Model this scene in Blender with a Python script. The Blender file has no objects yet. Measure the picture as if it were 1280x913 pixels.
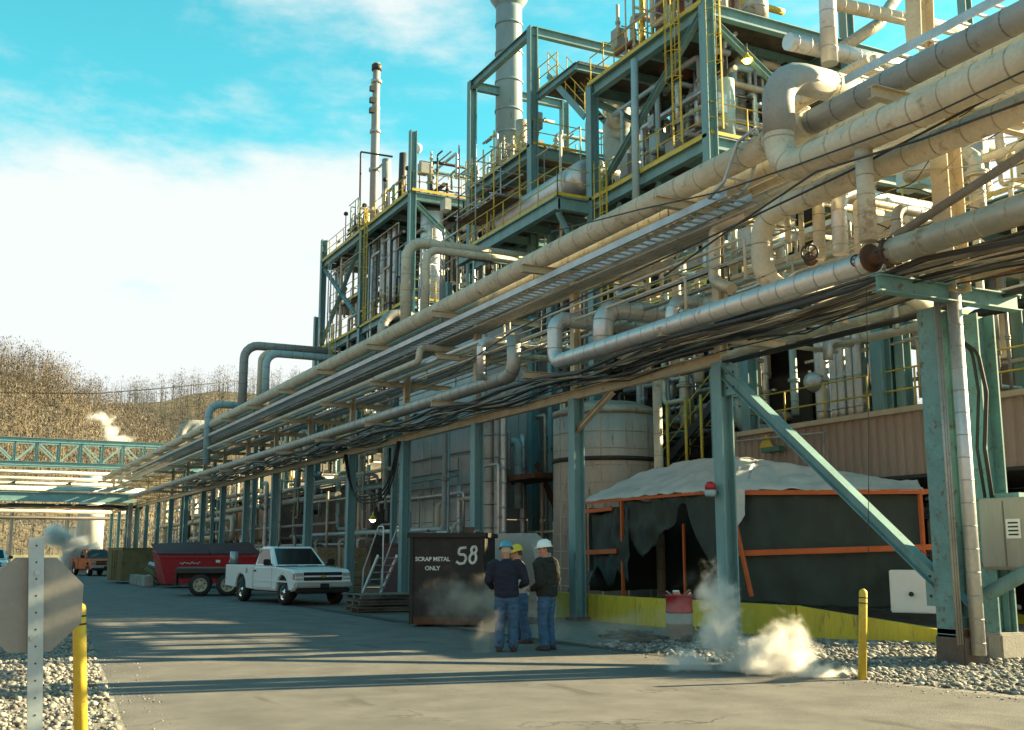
import bpy, bmesh, math, random
import numpy as np
from mathutils import Vector, Matrix, noise
random.seed(7)
R = math.radians
sc = bpy.context.scene
col = sc.collection

# ------------------------------------------------------------------ camera
FPX, CX, CY, EYE = 1350.0, 640.0, 456.5, 1.65
PITCH = math.atan(233 / FPX)
YAW = math.atan(690 / math.hypot(FPX, 233))
cd = bpy.data.cameras.new('camera')
cam = bpy.data.objects.new('camera', cd); col.objects.link(cam)
cd.sensor_width = 36; cd.lens = FPX / 1280 * 36; cd.clip_end = 6000; cd.clip_start = 0.1
cam.location = (0, 0, EYE); cam.rotation_euler = (math.pi / 2 + PITCH, 0, -YAW)
sc.camera = cam

# ------------------------------------------------------------------ light
SUN_AZ, SUN_EL = R(101), R(21)          # azimuth measured from +Y towards +X
world = bpy.data.worlds.new('World'); sc.world = world; world.use_nodes = True
wt = world.node_tree; wt.nodes.clear()
def wn(t, **k):
    n = wt.nodes.new(t)
    for a, b in k.items(): setattr(n, a, b)
    return n
sky = wn('ShaderNodeTexSky', sky_type='NISHITA', sun_disc=False, sun_elevation=SUN_EL, sun_rotation=SUN_AZ,
         air_density=1.0, dust_density=0.5, ozone_density=1.0)
tint = wn('ShaderNodeMix', data_type='RGBA', blend_type='MULTIPLY'); tint.inputs[0].default_value = 1
tint.inputs[7].default_value = (0.42, 1.52, 1.17, 1)
wt.links.new(sky.outputs[0], tint.inputs[6])
tc = wn('ShaderNodeTexCoord'); mp = wn('ShaderNodeMapping'); mp.inputs['Scale'].default_value = (1.0, 1.0, 2.6)
mp.inputs['Location'].default_value = (0.35, 0.9, 0.2)
wt.links.new(tc.outputs['Generated'], mp.inputs[0])
cn = wn('ShaderNodeTexNoise'); cn.inputs['Scale'].default_value = 3.2; cn.inputs['Detail'].default_value = 7; cn.inputs['Roughness'].default_value = 0.52
cn.inputs['Distortion'].default_value = 0.25
wt.links.new(mp.outputs[0], cn.inputs[0])
# clouds thicken towards the horizon
sep = wn('ShaderNodeSeparateXYZ'); wt.links.new(tc.outputs['Generated'], sep.inputs[0])
low = wn('ShaderNodeMapRange'); low.inputs[1].default_value = 0.25; low.inputs[2].default_value = 0.42; low.inputs[3].default_value = 0.36; low.inputs[4].default_value = -0.03
wt.links.new(sep.outputs[2], low.inputs[0])
cn2 = wn('ShaderNodeTexNoise'); cn2.inputs['Scale'].default_value = 11; cn2.inputs['Detail'].default_value = 6; cn2.inputs['Roughness'].default_value = 0.6; wt.links.new(mp.outputs[0], cn2.inputs[0])
mixn = wn('ShaderNodeMath', operation='MULTIPLY_ADD'); wt.links.new(cn2.outputs[0], mixn.inputs[0]); mixn.inputs[1].default_value = 0.42
sc7 = wn('ShaderNodeMath', operation='MULTIPLY_ADD'); wt.links.new(cn.outputs[0], sc7.inputs[0]); sc7.inputs[1].default_value = 0.8; sc7.inputs[2].default_value = -0.1
wt.links.new(sc7.outputs[0], mixn.inputs[2])
add = wn('ShaderNodeMath', operation='ADD'); wt.links.new(mixn.outputs[0], add.inputs[0]); wt.links.new(low.outputs[0], add.inputs[1])
cr = wn('ShaderNodeMapRange', interpolation_type='SMOOTHSTEP'); cr.inputs[1].default_value = 0.47; cr.inputs[2].default_value = 0.76
wt.links.new(add.outputs[0], cr.inputs[0])
cm = wn('ShaderNodeMix', data_type='RGBA'); wt.links.new(cr.outputs[0], cm.inputs[0]); wt.links.new(tint.outputs[2], cm.inputs[6])
cm.inputs[7].default_value = (4.0, 4.22, 4.14, 1)
bg = wn('ShaderNodeBackground'); bg.inputs[1].default_value = 0.05; wt.links.new(cm.outputs[2], bg.inputs[0])
wo = wn('ShaderNodeOutputWorld'); wt.links.new(bg.outputs[0], wo.inputs[0])

sd = bpy.data.lights.new('sun', 'SUN'); sd.energy = 5.0; sd.angle = R(0.5); sd.color = (1.0, 0.79, 0.44)
sun = bpy.data.objects.new('sun', sd); col.objects.link(sun)
sdir = Vector((math.sin(SUN_AZ) * math.cos(SUN_EL), math.cos(SUN_AZ) * math.cos(SUN_EL), math.sin(SUN_EL)))
sun.rotation_euler = sdir.to_track_quat('Z', 'Y').to_euler(); sun.location = (60, -10, 40)
sc.view_settings.view_transform = 'Standard'; sc.view_settings.look = 'None'
sc.view_settings.exposure = 2.25; sc.view_settings.gamma = 1.0; sc.view_settings.use_curve_mapping = False
sc.cycles.use_denoising = True
sc.cycles.max_bounces = 7; sc.cycles.diffuse_bounces = 3; sc.cycles.glossy_bounces = 3
sc.cycles.volume_bounces = 2; sc.cycles.transparent_max_bounces = 8
sc.cycles.sample_clamp_indirect = 6
sc.cycles.volume_step_rate = 1.5

# ------------------------------------------------------------------ where things stand
_fw = Vector((math.sin(YAW) * math.cos(PITCH), math.cos(YAW) * math.cos(PITCH), math.sin(PITCH)))
_rt = Vector((math.cos(YAW), -math.sin(YAW), 0)); _up = _rt.cross(_fw)
def _ray(u, v): return _fw + _rt * ((u - CX) / FPX) - _up * ((v - CY) / FPX)
_C = Vector((0, 0, EYE))
def onX(u, v, X): d = _ray(u, v); return _C + d * (X / d.x)
def onY(u, v, Y): d = _ray(u, v); return _C + d * (Y / d.y)
def onZ(u, v, Z=0.0): d = _ray(u, v); return _C + d * ((Z - EYE) / d.z)

# ------------------------------------------------------------------ materials
MATS = {}
def mat(name, c, rough=0.6, metal=0.0, var=0.25, dirt=None, dirt_amt=0.0, scale=2.0, bump=0.0, bscale=40.0, streak=False, fine=12.0):
    if name in MATS: return MATS[name]
    m = bpy.data.materials.new(name); m.use_nodes = True; MATS[name] = m
    nt = m.node_tree; b = nt.nodes['Principled BSDF']
    def N(t, **k):
        n = nt.nodes.new(t)
        for a, v in k.items(): setattr(n, a, v)
        return n
    L = nt.links.new
    t = N('ShaderNodeTexCoord'); g = N('ShaderNodeNewGeometry')
    mpn = N('ShaderNodeMapping'); mpn.inputs['Scale'].default_value = (1, 1, 0.18 if streak else 1)
    L(g.outputs['Position'], mpn.inputs[0])
    n1 = N('ShaderNodeTexNoise'); n1.inputs['Scale'].default_value = scale; n1.inputs['Detail'].default_value = 6; n1.inputs['Roughness'].default_value = 0.62
    L(mpn.outputs[0], n1.inputs[0])
    n2 = N('ShaderNodeTexNoise'); n2.inputs['Scale'].default_value = scale * fine; n2.inputs['Detail'].default_value = 3
    L(mpn.outputs[0], n2.inputs[0])
    r1 = N('ShaderNodeMapRange'); r1.inputs[1].default_value = 0.3; r1.inputs[2].default_value = 0.7
    r1.inputs[3].default_value = 1 - var; r1.inputs[4].default_value = 1 + var * 0.6
    L(n1.outputs[0], r1.inputs[0])
    r2 = N('ShaderNodeMapRange'); r2.inputs[1].default_value = 0.3; r2.inputs[2].default_value = 0.7
    r2.inputs[3].default_value = 1 - var * 0.5; r2.inputs[4].default_value = 1 + var * 0.3
    L(n2.outputs[0], r2.inputs[0])
    mu = N('ShaderNodeMath', operation='MULTIPLY'); L(r1.outputs[0], mu.inputs[0]); L(r2.outputs[0], mu.inputs[1])
    vm = N('ShaderNodeVectorMath', operation='SCALE'); vm.inputs[0].default_value = c; L(mu.outputs[0], vm.inputs[3])
    out = vm.outputs[0]
    if dirt:
        n3 = N('ShaderNodeTexNoise'); n3.inputs['Scale'].default_value = scale * 2.3; n3.inputs['Detail'].default_value = 8; n3.inputs['Roughness'].default_value = 0.7
        L(mpn.outputs[0], n3.inputs[0])
        r3 = N('ShaderNodeMapRange'); r3.inputs[1].default_value = 0.66 - dirt_amt * 0.32; r3.inputs[2].default_value = 0.74 - dirt_amt * 0.2
        L(n3.outputs[0], r3.inputs[0])
        mx = N('ShaderNodeMix', data_type='RGBA'); L(r3.outputs[0], mx.inputs[0]); L(out, mx.inputs[6]); mx.inputs[7].default_value = (*dirt, 1)
        out = mx.outputs[2]
        if metal > 0:
            im = N('ShaderNodeMapRange'); im.inputs[3].default_value = metal; im.inputs[4].default_value = 0.1
            L(r3.outputs[0], im.inputs[0]); L(im.outputs[0], b.inputs['Metallic'])
    L(out, b.inputs['Base Color'])
    rr = N('ShaderNodeMapRange'); rr.inputs[3].default_value = max(0.05, rough - 0.12); rr.inputs[4].default_value = min(1, rough + 0.12)
    L(n2.outputs[0], rr.inputs[0]); L(rr.outputs[0], b.inputs['Roughness'])
    if not (dirt and metal > 0): b.inputs['Metallic'].default_value = metal
    if bump > 0:
        nb = N('ShaderNodeTexNoise'); nb.inputs['Scale'].default_value = bscale; nb.inputs['Detail'].default_value = 4
        L(g.outputs['Position'], nb.inputs[0])
        bp = N('ShaderNodeBump'); bp.inputs['Strength'].default_value = bump; bp.inputs['Distance'].default_value = 0.02
        L(nb.outputs[0], bp.inputs['Height']); L(bp.outputs[0], b.inputs['Normal'])
    return m
RUST = (0.10, 0.038, 0.015)
GRIME = (0.05, 0.045, 0.035)
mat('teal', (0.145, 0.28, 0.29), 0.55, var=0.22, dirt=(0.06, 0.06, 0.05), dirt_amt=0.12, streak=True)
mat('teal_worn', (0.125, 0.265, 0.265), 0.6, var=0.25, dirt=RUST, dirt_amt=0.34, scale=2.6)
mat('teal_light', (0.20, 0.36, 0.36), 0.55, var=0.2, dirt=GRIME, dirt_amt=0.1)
mat('cream', (0.53, 0.475, 0.36), 0.6, var=0.2, dirt=(0.25, 0.19, 0.12), dirt_amt=0.3, scale=1.4)
mat('cream_steel', (0.50, 0.42, 0.28), 0.6, var=0.22, dirt=(0.2, 0.12, 0.06), dirt_amt=0.22)
mat('greyjacket', (0.30, 0.30, 0.28), 0.55, var=0.15, dirt=(0.14, 0.13, 0.11), dirt_amt=0.2)
mat('alu', (0.52, 0.53, 0.52), 0.42, metal=0.6, var=0.16, dirt=(0.25, 0.23, 0.19), dirt_amt=0.2, scale=1.5)
mat('alu_dull', (0.36, 0.36, 0.33), 0.5, metal=0.5, var=0.2, dirt=(0.15, 0.13, 0.1), dirt_amt=0.3, scale=1.5)
mat('alu_warm', (0.46, 0.41, 0.32), 0.5, metal=0.4, var=0.2, dirt=(0.2, 0.14, 0.08), dirt_amt=0.32, scale=1.5)
mat('galv', (0.40, 0.44, 0.46), 0.45, metal=0.6, var=0.2)
mat('paleblue', (0.30, 0.42, 0.44), 0.5, var=0.15, dirt=GRIME, dirt_amt=0.12)
mat('darksteel', (0.045, 0.045, 0.042), 0.6, metal=0.3, var=0.3, dirt=RUST, dirt_amt=0.2)
mat('rust', (0.12, 0.05, 0.022), 0.85, var=0.5, bump=0.3, dirt=(0.03, 0.018, 0.012), dirt_amt=0.4)
mat('rubber', (0.018, 0.018, 0.018), 0.7, var=0.2)
mat('cable', (0.035, 0.035, 0.035), 0.6, var=0.3)
mat('yellow', (0.55, 0.40, 0.04), 0.55, var=0.2, dirt=GRIME, dirt_amt=0.2)
mat('yellow_wall', (0.55, 0.45, 0.04), 0.65, var=0.22, dirt=(0.13, 0.12, 0.06), dirt_amt=0.25, streak=True)
mat('grating', (0.10, 0.085, 0.06), 0.8, metal=0.2, var=0.4)
mat('plank', (0.20, 0.13, 0.075), 0.85, var=0.4, bump=0.3, bscale=20)
mat('tan', (0.32, 0.25, 0.205), 0.65, var=0.12, streak=True)
mat('tan_cap', (0.44, 0.38, 0.27), 0.6, var=0.15)
mat('greyclad', (0.40, 0.43, 0.42), 0.6, var=0.14, streak=True, dirt=(0.2, 0.18, 0.14), dirt_amt=0.15)
mat('brownclad', (0.16, 0.10, 0.07), 0.7, var=0.25)
mat('stackpaint', (0.20, 0.285, 0.31), 0.5, var=0.15, dirt=GRIME, dirt_amt=0.12, streak=True)
mat('dark_shade_clad', (0.028, 0.024, 0.02), 0.8, var=0.3)  # near-black cladding, its colour stands in for shade inside the plant
mat('tankskin', (0.46, 0.43, 0.37), 0.55, metal=0.25, var=0.16, streak=True, dirt=(0.16, 0.12, 0.075), dirt_amt=0.28)
mat('concrete', (0.30, 0.29, 0.26), 0.85, var=0.25, bump=0.3, dirt=(0.12, 0.10, 0.08), dirt_amt=0.3)
mat('darkconcrete', (0.13, 0.10, 0.08), 0.85, var=0.35, bump=0.3, dirt=(0.05, 0.04, 0.035), dirt_amt=0.35)
mat('white', (0.74, 0.75, 0.74), 0.4, var=0.06)
mat('carpaint', (0.72, 0.74, 0.74), 0.22, var=0.03, dirt=(0.35, 0.33, 0.3), dirt_amt=0.02)
mat('chrome', (0.7, 0.7, 0.7), 0.18, metal=1.0, var=0.05)
mat('blackpaint', (0.015, 0.014, 0.014), 0.5, var=0.3)
mat('glass', (0.012, 0.015, 0.016), 0.06, var=0.1)
mat('lens', (0.55, 0.57, 0.55), 0.12, metal=0.4, var=0.1)
mat('amber', (0.5, 0.18, 0.02), 0.3, var=0.1)
mat('red', (0.42, 0.014, 0.02), 0.5, var=0.2, dirt=(0.1, 0.02, 0.02), dirt_amt=0.25)
mat('maroon', (0.075, 0.02, 0.022), 0.75, var=0.3)
mat('orange', (0.52, 0.105, 0.018), 0.6, var=0.18, dirt=(0.2, 0.06, 0.02), dirt_amt=0.2)
mat('tarp', (0.48, 0.50, 0.48), 0.5, var=0.12, scale=1.2)
mat('blacksheet', (0.03, 0.044, 0.037), 0.75, var=0.25, scale=1.5, bump=0.15, bscale=14)
mat('scrapbin', (0.018, 0.015, 0.014), 0.7, var=0.4, dirt=(0.045, 0.027, 0.018), dirt_amt=0.36, scale=1.6, bump=0.2, bscale=12)
mat('stencil', (0.62, 0.62, 0.58), 0.7, var=0.35, scale=9)
mat('olive', (0.17, 0.13, 0.05), 0.7, var=0.3, dirt=RUST, dirt_amt=0.3)
mat('wood', (0.25, 0.18, 0.10), 0.85, var=0.35, bump=0.3)
mat('greywood', (0.13, 0.115, 0.095), 0.9, var=0.4, bump=0.4)
mat('signback', (0.25, 0.24, 0.22), 0.5, metal=0.4, var=0.15)
mat('signpost', (0.36, 0.42, 0.44), 0.5, metal=0.4, var=0.15)
mat('cabinet', (0.34, 0.31, 0.27), 0.6, var=0.15, streak=True)
mat('paper', (0.72, 0.72, 0.68), 0.8, var=0.05)
mat('ink', (0.03, 0.03, 0.03), 0.8, var=0.1)
mat('green', (0.05, 0.16, 0.10), 0.5, var=0.2)
mat('redbrown', (0.20, 0.055, 0.035), 0.65, var=0.25, dirt=(0.3, 0.2, 0.13), dirt_amt=0.2)
mat('skin', (0.46, 0.24, 0.16), 0.55, var=0.1, scale=12)
mat('greyhair', (0.42, 0.36, 0.28), 0.9, var=0.3, scale=60)
mat('brownhair', (0.08, 0.045, 0.025), 0.9, var=0.3, scale=60)
mat('navycloth', (0.010, 0.013, 0.030), 0.9, var=0.25, scale=9, bump=0.25, bscale=60)
mat('darkcloth', (0.014, 0.017, 0.014), 0.9, var=0.25, scale=9, bump=0.25, bscale=60)
mat('palecloth', (0.42, 0.40, 0.34), 0.9, var=0.15, scale=9)
mat('denim', (0.04, 0.10, 0.19), 0.9, var=0.3, scale=7, bump=0.25, bscale=80)
mat('boot', (0.05, 0.028, 0.016), 0.7, var=0.3)
mat('hatblue', (0.06, 0.30, 0.44), 0.3, var=0.08)
mat('hatyellow', (0.62, 0.47, 0.03), 0.3, var=0.08)
mat('hatwhite', (0.74, 0.78, 0.76), 0.3, var=0.05)

# ------------------------------------------------------------------ mesh builder
def arc_poly(pts, br, seg=5):
    """polyline with rounded corners"""
    pts = [Vector(p) for p in pts]
    if len(pts) < 3 or br <= 0: return pts
    out = [pts[0]]
    for i in range(1, len(pts) - 1):
        a, b, c = pts[i - 1], pts[i], pts[i + 1]
        d1 = (a - b); d2 = (c - b); l1, l2 = d1.length, d2.length
        d1.normalize(); d2.normalize()
        ang = d1.angle(d2)
        if ang > 3.05: out.append(b); continue
        t = min(br / math.tan(ang / 2), l1 * 0.49, l2 * 0.49)
        r = t * math.tan(ang / 2)
        ctr = b + (d1 + d2).normalized() * (r / math.sin(ang / 2))
        p0 = b + d1 * t - ctr; p1 = b + d2 * t - ctr
        tot = p0.angle(p1); ax = p0.cross(p1).normalized()
        for k in range(seg + 1):
            out.append(ctr + Matrix.Rotation(tot * k / seg, 3, ax) @ p0)
    out.append(pts[-1])
    return out

class MB:
    def __init__(s): s.v = []; s.f = []; s.sm = []
    def add(s, vs, fs, smooth=False):
        o = len(s.v); s.v += [Vector(p) for p in vs]
        s.f += [tuple(i + o for i in f) for f in fs]; s.sm += [smooth] * len(fs)
        return s
    def box(s, c, d, rz=0.0, bev=0.0):
        x, y, z = d[0] / 2, d[1] / 2, d[2] / 2
        m = Matrix.Rotation(rz, 3, 'Z'); c = Vector(c)
        if bev <= 0:
            vs = [c + m @ Vector((a * x, b * y, e * z)) for a in (-1, 1) for b in (-1, 1) for e in (-1, 1)]
            return s.add(vs, [(0, 1, 3, 2), (4, 6, 7, 5), (0, 4, 5, 1), (2, 3, 7, 6), (0, 2, 6, 4), (1, 5, 7, 3)])
        bm = bmesh.new(); bmesh.ops.create_cube(bm, size=1)
        bmesh.ops.scale(bm, vec=Vector(d), verts=bm.verts)
        bmesh.ops.bevel(bm, geom=bm.edges[:], offset=bev, segments=2, affect='EDGES')
        bm.verts.index_update()
        s.add([c + m @ v.co for v in bm.verts], [[v.index for v in f.verts] for f in bm.faces]); bm.free()
        return s
    def _axes(s, p, q, upv=(0, 0, 1)):
        d = (Vector(q) - Vector(p)).normalized(); u = Vector(upv)
        if abs(d.dot(u)) > 0.98: u = Vector((1, 0, 0))
        a = d.cross(u).normalized(); b = a.cross(d).normalized()
        return d, a, b
    def prof(s, p, q, pr, upv=(0, 0, 1)):
        """extrude a closed 2D profile (side, up) from p to q"""
        d, a, b = s._axes(p, q, upv); p = Vector(p); q = Vector(q); n = len(pr)
        vs = [p + a * x + b * y for x, y in pr] + [q + a * x + b * y for x, y in pr]
        fs = [(i, (i + 1) % n, n + (i + 1) % n, n + i) for i in range(n)]
        s.add(vs, fs)
        return s.add(vs, [tuple(range(n - 1, -1, -1)), tuple(range(n, 2 * n))])
    def bar(s, p, q, w, h, upv=(0, 0, 1)):
        return s.prof(p, q, [(-w / 2, -h / 2), (w / 2, -h / 2), (w / 2, h / 2), (-w / 2, h / 2)], upv)
    def hbeam(s, p, q, w, h, upv=(0, 0, 1), tf=None, tw=None):
        tf = tf or h * 0.07; tw = tw or w * 0.08
        d, a, b = s._axes(p, q, upv); p = Vector(p); q = Vector(q)
        pr = [(-w/2,-h/2),(w/2,-h/2),(w/2,-h/2+tf),(tw/2,-h/2+tf),(tw/2,h/2-tf),(w/2,h/2-tf),(w/2,h/2),(-w/2,h/2),(-w/2,h/2-tf),(-tw/2,h/2-tf),(-tw/2,-h/2+tf),(-w/2,-h/2+tf)]
        n = 12
        vs = [p + a * x + b * y for x, y in pr] + [q + a * x + b * y for x, y in pr]
        s.add(vs, [(i, (i + 1) % n, n + (i + 1) % n, n + i) for i in range(n)])
        for o in (0, n):
            s.add([], [])
        k = len(s.v) - 2 * n
        for o in (0, n):
            for q4 in ((0, 1, 2, 11), (10, 3, 4, 9), (8, 5, 6, 7)):
                s.f.append(tuple(k + o + i for i in q4)); s.sm.append(False)
        return s
    def tube(s, pts, r, n=12, br=0.0, seam=0.0, cap=True, bseg=5, band=1.028, rfun=None):
        path = arc_poly(pts, br, bseg)
        P, Rr = [], []
        tot = 0.0
        for i, p in enumerate(path):
            if i and seam > 0:
                a, b = path[i - 1], p; L = (b - a).length
                k = int(L / seam)
                if k >= 1:
                    dd = (b - a) / L
                    for j in range(k):
                        t = (j + 0.5) * L / k
                        for off, f in ((-0.075, 1), (-0.035, 1), (-0.033, band), (0.033, band), (0.035, 1), (0.075, 1)):
                            P.append(a + dd * (t + off * min(1, seam))); Rr.append(r * f)
            P.append(p); Rr.append(r)
        # drop doubles
        Q, S = [P[0]], [Rr[0]]
        for p, w in zip(P[1:], Rr[1:]):
            if (p - Q[-1]).length > 1e-4: Q.append(p); S.append(w)
        P, Rr = Q, S; m = len(P)
        if m < 2: return s
        if rfun: Rr = [r * rfun(i / (m - 1)) for i in range(m)]
        tans = []
        for i in range(m):
            d = P[min(i + 1, m - 1)] - P[max(i - 1, 0)]
            tans.append(d.normalized())
        u = Vector((0, 0, 1))
        if abs(tans[0].dot(u)) > 0.9: u = Vector((1, 0, 0))
        nrm = (u - tans[0] * u.dot(tans[0])).normalized()
        vs = []
        for i in range(m):
            if i:
                nrm = nrm - tans[i] * nrm.dot(tans[i])
                nrm = nrm.normalized() if nrm.length > 1e-6 else tans[i].orthogonal().normalized()
            bn = tans[i].cross(nrm)
            for k in range(n):
                a = 2 * math.pi * k / n
                vs.append(P[i] + (nrm * math.cos(a) + bn * math.sin(a)) * Rr[i])
        fs = [(i * n + k, i * n + (k + 1) % n, (i + 1) * n + (k + 1) % n, (i + 1) * n + k) for i in range(m - 1) for k in range(n)]
        s.add(vs, fs, True)
        if cap:
            o = len(s.v) - len(vs)
            s.f.append(tuple(o + k for k in range(n - 1, -1, -1))); s.sm.append(False)
            s.f.append(tuple(o + (m - 1) * n + k for k in range(n))); s.sm.append(False)
        return s
    def lathe(s, base, prof, n=20, axis=(0, 0, 1), cap=True, smooth=True):
        """prof: list of (radius, height along axis)"""
        ax = Vector(axis).normalized(); u = ax.orthogonal().normalized(); w = ax.cross(u); base = Vector(base)
        vs = [base + ax * h + (u * math.cos(2 * math.pi * k / n) + w * math.sin(2 * math.pi * k / n)) * r for r, h in prof for k in range(n)]
        m = len(prof)
        fs = [(i * n + k, i * n + (k + 1) % n, (i + 1) * n + (k + 1) % n, (i + 1) * n + k) for i in range(m - 1) for k in range(n)]
        s.add(vs, fs, smooth)
        if cap:
            o = len(s.v) - len(vs)
            s.f.append(tuple(o + k for k in range(n - 1, -1, -1))); s.sm.append(False)
            s.f.append(tuple(o + (m - 1) * n + k for k in range(n))); s.sm.append(False)
        return s
    def build(s, name, m, parent=None, local=False):
        me = bpy.data.meshes.new(name)
        off = Vector((0, 0, 0)) if (local or parent is None) else BASE[parent.name]
        if parent is None and not local and s.v:
            lo = Vector((min(v.x for v in s.v), min(v.y for v in s.v), min(v.z for v in s.v)))
            hi = Vector((max(v.x for v in s.v), max(v.y for v in s.v), 0))
            off = Vector(((lo.x + hi.x) / 2, (lo.y + hi.y) / 2, lo.z))
        me.from_pydata([v - off for v in s.v], [], s.f)
        me.polygons.foreach_set('use_smooth', s.sm)
        me.materials.append(MATS[m] if isinstance(m, str) else m)
        me.update()
        o = bpy.data.objects.new(name, me); col.objects.link(o)
        if parent is not None: o.parent = parent; BASE[o.name] = off.copy()
        elif not local: o.location = off; BASE[o.name] = off.copy()
        return o
BASE = {}
def np_mesh(name, verts, tris, m, smooth=False):
    verts = np.asarray(verts, dtype=np.float32).reshape(-1, 3); tris = np.asarray(tris, dtype=np.int32).reshape(-1, 3)
    lo, hi = verts.min(0), verts.max(0); off = np.array([(lo[0] + hi[0]) / 2, (lo[1] + hi[1]) / 2, lo[2]], dtype=np.float32)
    me = bpy.data.meshes.new(name); me.vertices.add(len(verts)); me.vertices.foreach_set('co', (verts - off).ravel())
    n = len(tris); me.loops.add(n * 3); me.loops.foreach_set('vertex_index', tris.ravel())
    me.polygons.add(n); me.polygons.foreach_set('loop_start', np.arange(0, n * 3, 3, dtype=np.int32))
    me.update(calc_edges=True); me.materials.append(MATS[m])
    o = bpy.data.objects.new(name, me); col.objects.link(o); o.location = Vector(off.tolist()); return o
def tag(o, label=None, cat=None, group=None, kind=None):
    if label: o['label'] = label
    if cat: o['category'] = cat
    if group: o['group'] = group
    if kind: o['kind'] = kind
    return o
def thing(name, loc, label, cat, group=None, rz=0.0):
    o = bpy.data.objects.new(name, None); col.objects.link(o); o.location = loc; o.rotation_euler.z = rz
    o.empty_display_size = 0.3
    BASE[o.name] = Vector(loc)
    return tag(o, label, cat, group)
def copy_tree(o, parent=None):
    c = o.copy(); col.objects.link(c)
    if parent is not None: c.parent = parent
    for ch in o.children: copy_tree(ch, c)
    return c
def V(*a): return Vector(a)
# ================================================================== ground, road, hills
def ground_mat(name, c1, c2, scale, bump=0.6, bscale=60, rough=0.9, patch=None):
    m = bpy.data.materials.new(name); m.use_nodes = True; MATS[name] = m
    nt = m.node_tree; b = nt.nodes['Principled BSDF']; L = nt.links.new
    g = nt.nodes.new('ShaderNodeNewGeometry')
    n1 = nt.nodes.new('ShaderNodeTexNoise'); n1.inputs['Scale'].default_value = scale; n1.inputs['Detail'].default_value = 8; n1.inputs['Roughness'].default_value = 0.6
    n2 = nt.nodes.new('ShaderNodeTexNoise'); n2.inputs['Scale'].default_value = bscale; n2.inputs['Detail'].default_value = 4; n2.inputs['Roughness'].default_value = 0.7
    L(g.outputs['Position'], n1.inputs[0]); L(g.outputs['Position'], n2.inputs[0])
    ad = nt.nodes.new('ShaderNodeMath'); ad.operation = 'ADD'
    s2 = nt.nodes.new('ShaderNodeMath'); s2.operation = 'MULTIPLY'; s2.inputs[1].default_value = 0.7
    L(n2.outputs[0], s2.inputs[0]); L(n1.outputs[0], ad.inputs[0]); L(s2.outputs[0], ad.inputs[1])
    mr = nt.nodes.new('ShaderNodeMapRange'); mr.inputs[1].default_value = 0.55; mr.inputs[2].default_value = 1.15
    L(ad.outputs[0], mr.inputs[0])
    mx = nt.nodes.new('ShaderNodeMix'); mx.data_type = 'RGBA'; L(mr.outputs[0], mx.inputs[0])
    mx.inputs[6].default_value = (*c1, 1); mx.inputs[7].default_value = (*c2, 1)
    out = mx.outputs[2]
    if patch:
        n3 = nt.nodes.new('ShaderNodeTexNoise'); n3.inputs['Scale'].default_value = 0.35; n3.inputs['Detail'].default_value = 5; n3.inputs['Distortion'].default_value = 1.0
        L(g.outputs['Position'], n3.inputs[0])
        m3 = nt.nodes.new('ShaderNodeMapRange'); m3.inputs[1].default_value = 0.52; m3.inputs[2].default_value = 0.66; m3.inputs[4].default_value = 0.75
        L(n3.outputs[0], m3.inputs[0])
        mx2 = nt.nodes.new('ShaderNodeMix'); mx2.data_type = 'RGBA'; L(m3.outputs[0], mx2.inputs[0]); L(out, mx2.inputs[6]); mx2.inputs[7].default_value = (*patch, 1)
        out = mx2.outputs[2]
    L(out, b.inputs['Base Color']); b.inputs['Roughness'].default_value = rough
    bp = nt.nodes.new('ShaderNodeBump'); bp.inputs['Strength'].default_value = bump; bp.inputs['Distance'].default_value = 0.03
    L(n2.outputs[0], bp.inputs['Height']); L(bp.outputs[0], b.inputs['Normal'])
    return m
ground_mat('dirt', (0.10, 0.09, 0.075), (0.26, 0.24, 0.20), 0.6, 0.8, 22)
ground_mat('asphalt', (0.065, 0.064, 0.062), (0.17, 0.165, 0.155), 1.3, 0.5, 110, 0.85, patch=(0.10, 0.098, 0.092))
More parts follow.
